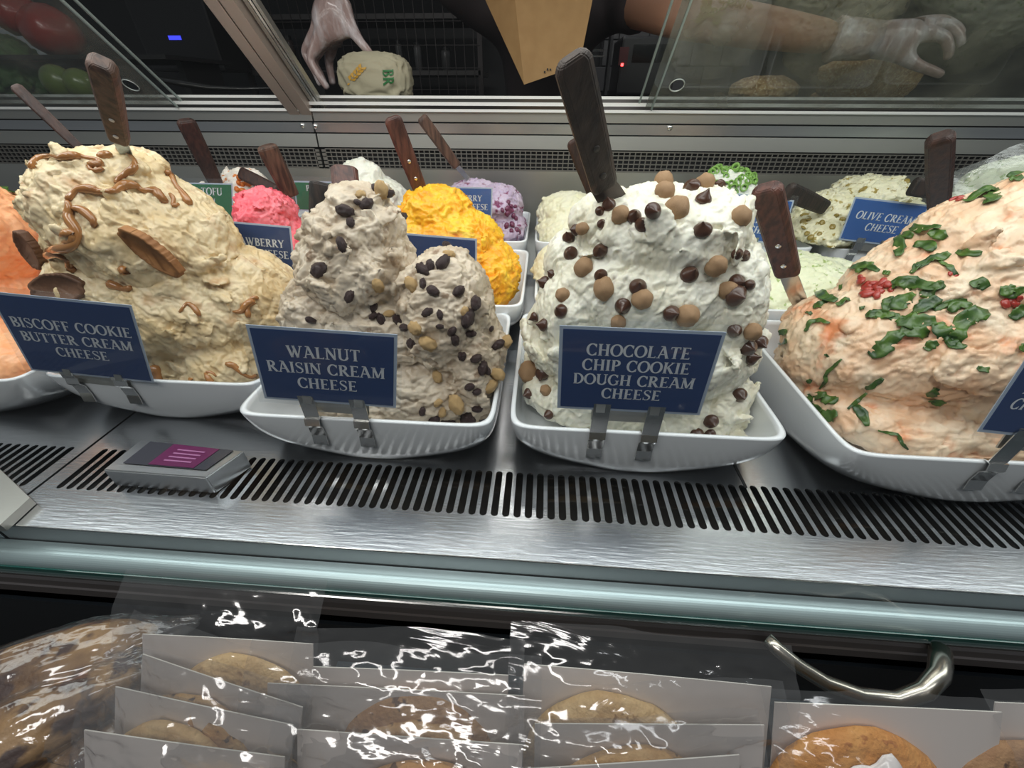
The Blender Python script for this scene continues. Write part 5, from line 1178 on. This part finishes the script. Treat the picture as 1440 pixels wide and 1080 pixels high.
# solid greens and tomatoes standing in for reflections in the left door
GRN = mat('leaf_green', (.05, .13, .03), .5, 0, (.13, .24, .07), 20, .6, 40)
for k, (px, py, r_, lb, m) in enumerate([(82, 112, 21, 'green apple-sized avocado half standing in for a reflection in the left door', mat('avocado', (.16, .22, .05), .3, coat=.5)), (112, 113, 19, 'second green avocado beside the first, standing in for a reflection in the left door', mat('avocado', (.16, .22, .05), .3))]):
    t_ = pxm(px, py, 1.55); v, f = ico(3); c_ = Q(px, py, 1.55); o = mesh_obj('avocado', (v*(1+.06*v[:, 2:3]))*np.array([r_*t_, .045, r_*t_])+np.array([c_.x, 1.55, CZ+r_*t_]), f, m, None, True); tag(o, lb, 'avocado')
for k, (px, py, r_, lb) in enumerate([(75, 45, 34, 'blurred red tomato high behind the left door, mimicking a reflection in its glass'), (25, 20, 30, 'second red tomato mimicking a reflection, at the upper left corner behind the door')]):
    t_ = pxm(px, py, 1.7); v, f = ico(3); c_ = Q(px, py, 1.70); r = 1+.05*np.cos(5*np.arctan2(v[:, 1], v[:, 0])); o = mesh_obj('tomato', v*r[:, None]*np.array([r_*t_, r_*t_, r_*t_*.85])+np.array(c_), f, mat('tomato', (.35, .03, .02), .3, coat=.3), None, True); tag(o, lb, 'tomato')
v, f = ico(5); r = 1+.28*(1-2*np.abs(fbm(v*3+1, 3))); t_ = pxm(20, 100, 1.75); c_ = Q(14, 90, 1.72)
o = mesh_obj('reflection_lettuce', v*r[:, None]*np.array([36*t_, .08, 34*t_])+np.array([c_.x, 1.72, CZ+34*t_*.95]), f, GRN, None, True); tag(o, 'leafy green lettuce head mimicking a reflection in the left door at the frame edge', 'lettuce')
# tomato tray they sit on
tr = thing('produce_tray', 'dark tray holding the tomatoes that mimic reflections behind the left door', 'tray', (-1.6, 1.8, CZ))
zt_ = Q(75, 45, 1.7).z-34*pxm(75, 45, 1.7)*.8
bx('tray', -2.0, -1.25, 1.60, 1.95, zt_-.012, zt_, BLACK, tr); bx('tray_leg', -1.98, -1.96, 1.7, 1.9, CZ, zt_-.012, BLACK, tr); bx('tray_leg', -1.30, -1.28, 1.7, 1.9, CZ, zt_-.012, BLACK, tr)
# knife-like steel utensil on the counter left of the post
ut = thing('steel_tongs', 'dark steel utensil lying on the counter left of the door post', 'utensil', Q(300, 132, 1.5))
tube('shaft', [Q(228, 112, 1.5), Q(260, 118, 1.5), Q(300, 124, 1.5), Q(345, 125, 1.5), Q(385, 124, 1.5)], [.022, .024, .018, .012, .009], mat('dark_utensil', (.06, .06, .06), .25, .8), ut, 12, .4)
# kitchen equipment
rk = thing('wire_shelf', 'dark wire storage shelf on the kitchen wall behind the worker', 'shelf', (-.9, 2.7, -.95))
WR = mat('rack_wire', (.035, .03, .03), .45, .5)
for x in (-1.6, -1.15, -.35): bx('rack_post', x-.012, x+.012, 2.6, 2.624, -.95, 1.4, WR, rk)
for z in (.50, .72, .94): 
    bx('rack_board', -1.6, -.35, 2.60, 2.95, z-.02, z, mat('rack_board', (.05, .046, .045), .5, .3), rk)
bmw = bmesh.new()
for k in range(26): x = -1.58+k*.048; box(bmw, x-.0015, x+.0015, 2.595, 2.598, .40, 1.2)
for k in range(9): z = .42+k*.09; box(bmw, -1.6, -.35, 2.594, 2.597, z-.0015, z+.0015)
w_ = bm_obj('wire_grid', bmw, WR, rk); w_['kind'] = 'stuff'
for k, (x, w2, h2, c_) in enumerate([(-1.50, .06, .14, (.05, .05, .05)), (-1.40, .05, .15, (.07, .05, .045)), (-.80, .035, .13, (.10, .10, .10)), (-.70, .04, .12, (.13, .13, .13)), (-.55, .05, .10, (.08, .08, .08))]):
    t = thing('storage_jar', 'storage container on the dark wire shelf, %s from the left' % ORD[k], 'container', (x, 2.72, .50), 'containers on the wire shelf')
    vs, fs = lathe([(.0001, 0), (w2/2, 0), (w2/2, h2*.8), (w2*.4, h2*.9), (.0001, h2*.9)], 16); mesh_obj('jar_body', [(a+x, b+2.72, c2+.50) for a, b, c2 in vs], fs, mat('jar%d' % k, c_, .3), t, True)
    vs, fs = lathe([(.0001, h2*.88), (w2*.42, h2*.88), (w2*.42, h2), (.0001, h2)], 16); mesh_obj('lid', [(a+x, b+2.72, c2+.50) for a, b, c2 in vs], fs, BLACK, t)
# tiled splash behind the right of the middle, each tile its own piece
tw = struct(bx('trim_1', .30, 1.15, 3.07, 3.10, .40, 1.5, mat('grout', (.02, .02, .022), .8)))
tm = None
for r_ in range(8):
    for c2 in range(5):
        x = .31+c2*.17+(.085 if r_ % 2 else 0); z = .42+r_*.12
        if tm is None:
            tm = bx('tile', -.082, .082, 3.060, 3.071, 0, .114, mat('grey_tile', (.085, .085, .09), .35), tw, .002); tm.location = (x, 0, z)
        else:
            o = tm.copy(); COL.objects.link(o); o.location = (x, 0, z)
# coffee machine with a red light
cm = thing('coffee_machine', 'black kitchen machine with a small red light behind the middle opening', 'machine', (.42, 2.6, -.95))
bx('stand', .25, .75, 2.4, 2.75, -.95, .36, BLACK, cm)
y9 = 2.35
def pbox(nm, px0, py0, px1, py1, y, d, m, par, bev=0):
    a, b = Q(px0, py1, y), Q(px1, py0, y); return bx(nm, min(a.x, b.x), max(a.x, b.x), y, y+d, a.z, b.z, m, par, bev)
pbox('machine_body', 866, 50, 960, 134, y9, .3, mat('machine_black', (.016, .016, .018), .3), cm, .01)
pbox('door_window', 888, 62, 952, 88, y9-.003, .004, mat('machine_window', (.003, .003, .003), .1), cm)
pbox('control_strip', 869, 66, 885, 92, y9-.004, .004, mat('strip_red', (.10, .006, .008), .4), cm)
pbox('red_light', 873, 89, 877, 93, y9-.006, .003, mat('red_glow', (1, .05, .05), .5, emit=6), cm)
pbox('column', 850, 44, 864, 134, y9-.05, .08, mat('column_grey', (.05, .05, .055), .4), cm)
pbox('column_cap', 848, 36, 864, 45, y9-.055, .09, mat('cap_white', (.42, .42, .46), .4), cm)
pbox('shelf_bar', 820, 69, 850, 72, y9-.04, .03, CHROME, cm); pbox('shelf_bar', 820, 78, 850, 80, y9-.04, .03, CHROME, cm)
bd = thing('clock_display', 'dark appliance with a small glowing blue display, upper left', 'appliance', (-1.25, 2.6, -.95))
pbox('appliance_body', 215, -30, 275, 100, 2.34, .2, BLACK, bd, .01)
pbox('blue_display', 238, 50, 253, 56, 2.337, .002, mat('blue_glow', (.05, .06, 1), .5, emit=1.2), bd)
bx('appliance_stand', -1.35, -1.08, 2.34, 2.54, -.95, Q(240, 100, 2.34).z, BLACK, bd)
# cling film over the far right mound
v_ = [Q(1335, 245, 1.02), Q(1440, 200, 1.02), Q(1560, 170, 1.02), Q(1335, 300, .99), Q(1440, 290, .97), Q(1560, 280, .95)]
nu, nv = 40, 20; vs = []
for j in range(nv):
    for i in range(nu):
        s = i/(nu-1)*2; k = min(1, int(s)); fr = s-k; top = v_[k].lerp(v_[k+1], fr); bo = v_[3+k].lerp(v_[4+k], fr); p = top.lerp(bo, j/(nv-1))
        p.y += .008*mnoise.noise(p*30); vs.append(p)
fs = [(j*nu+i, j*nu+i+1, (j+1)*nu+i+1, (j+1)*nu+i) for j in range(nv-1) for i in range(nu-1)]
cf = mesh_obj('cling_film', vs, fs, clear_mat('cling', (.95, .96, .95), 1.4, .08, .22, (.55, .58, .55), .6, 25, 1.2, stretch=(1, 1, 4)), None, True)
tag(cf, 'sheet of clear film stretched over the herbed mound at the far right', 'film')
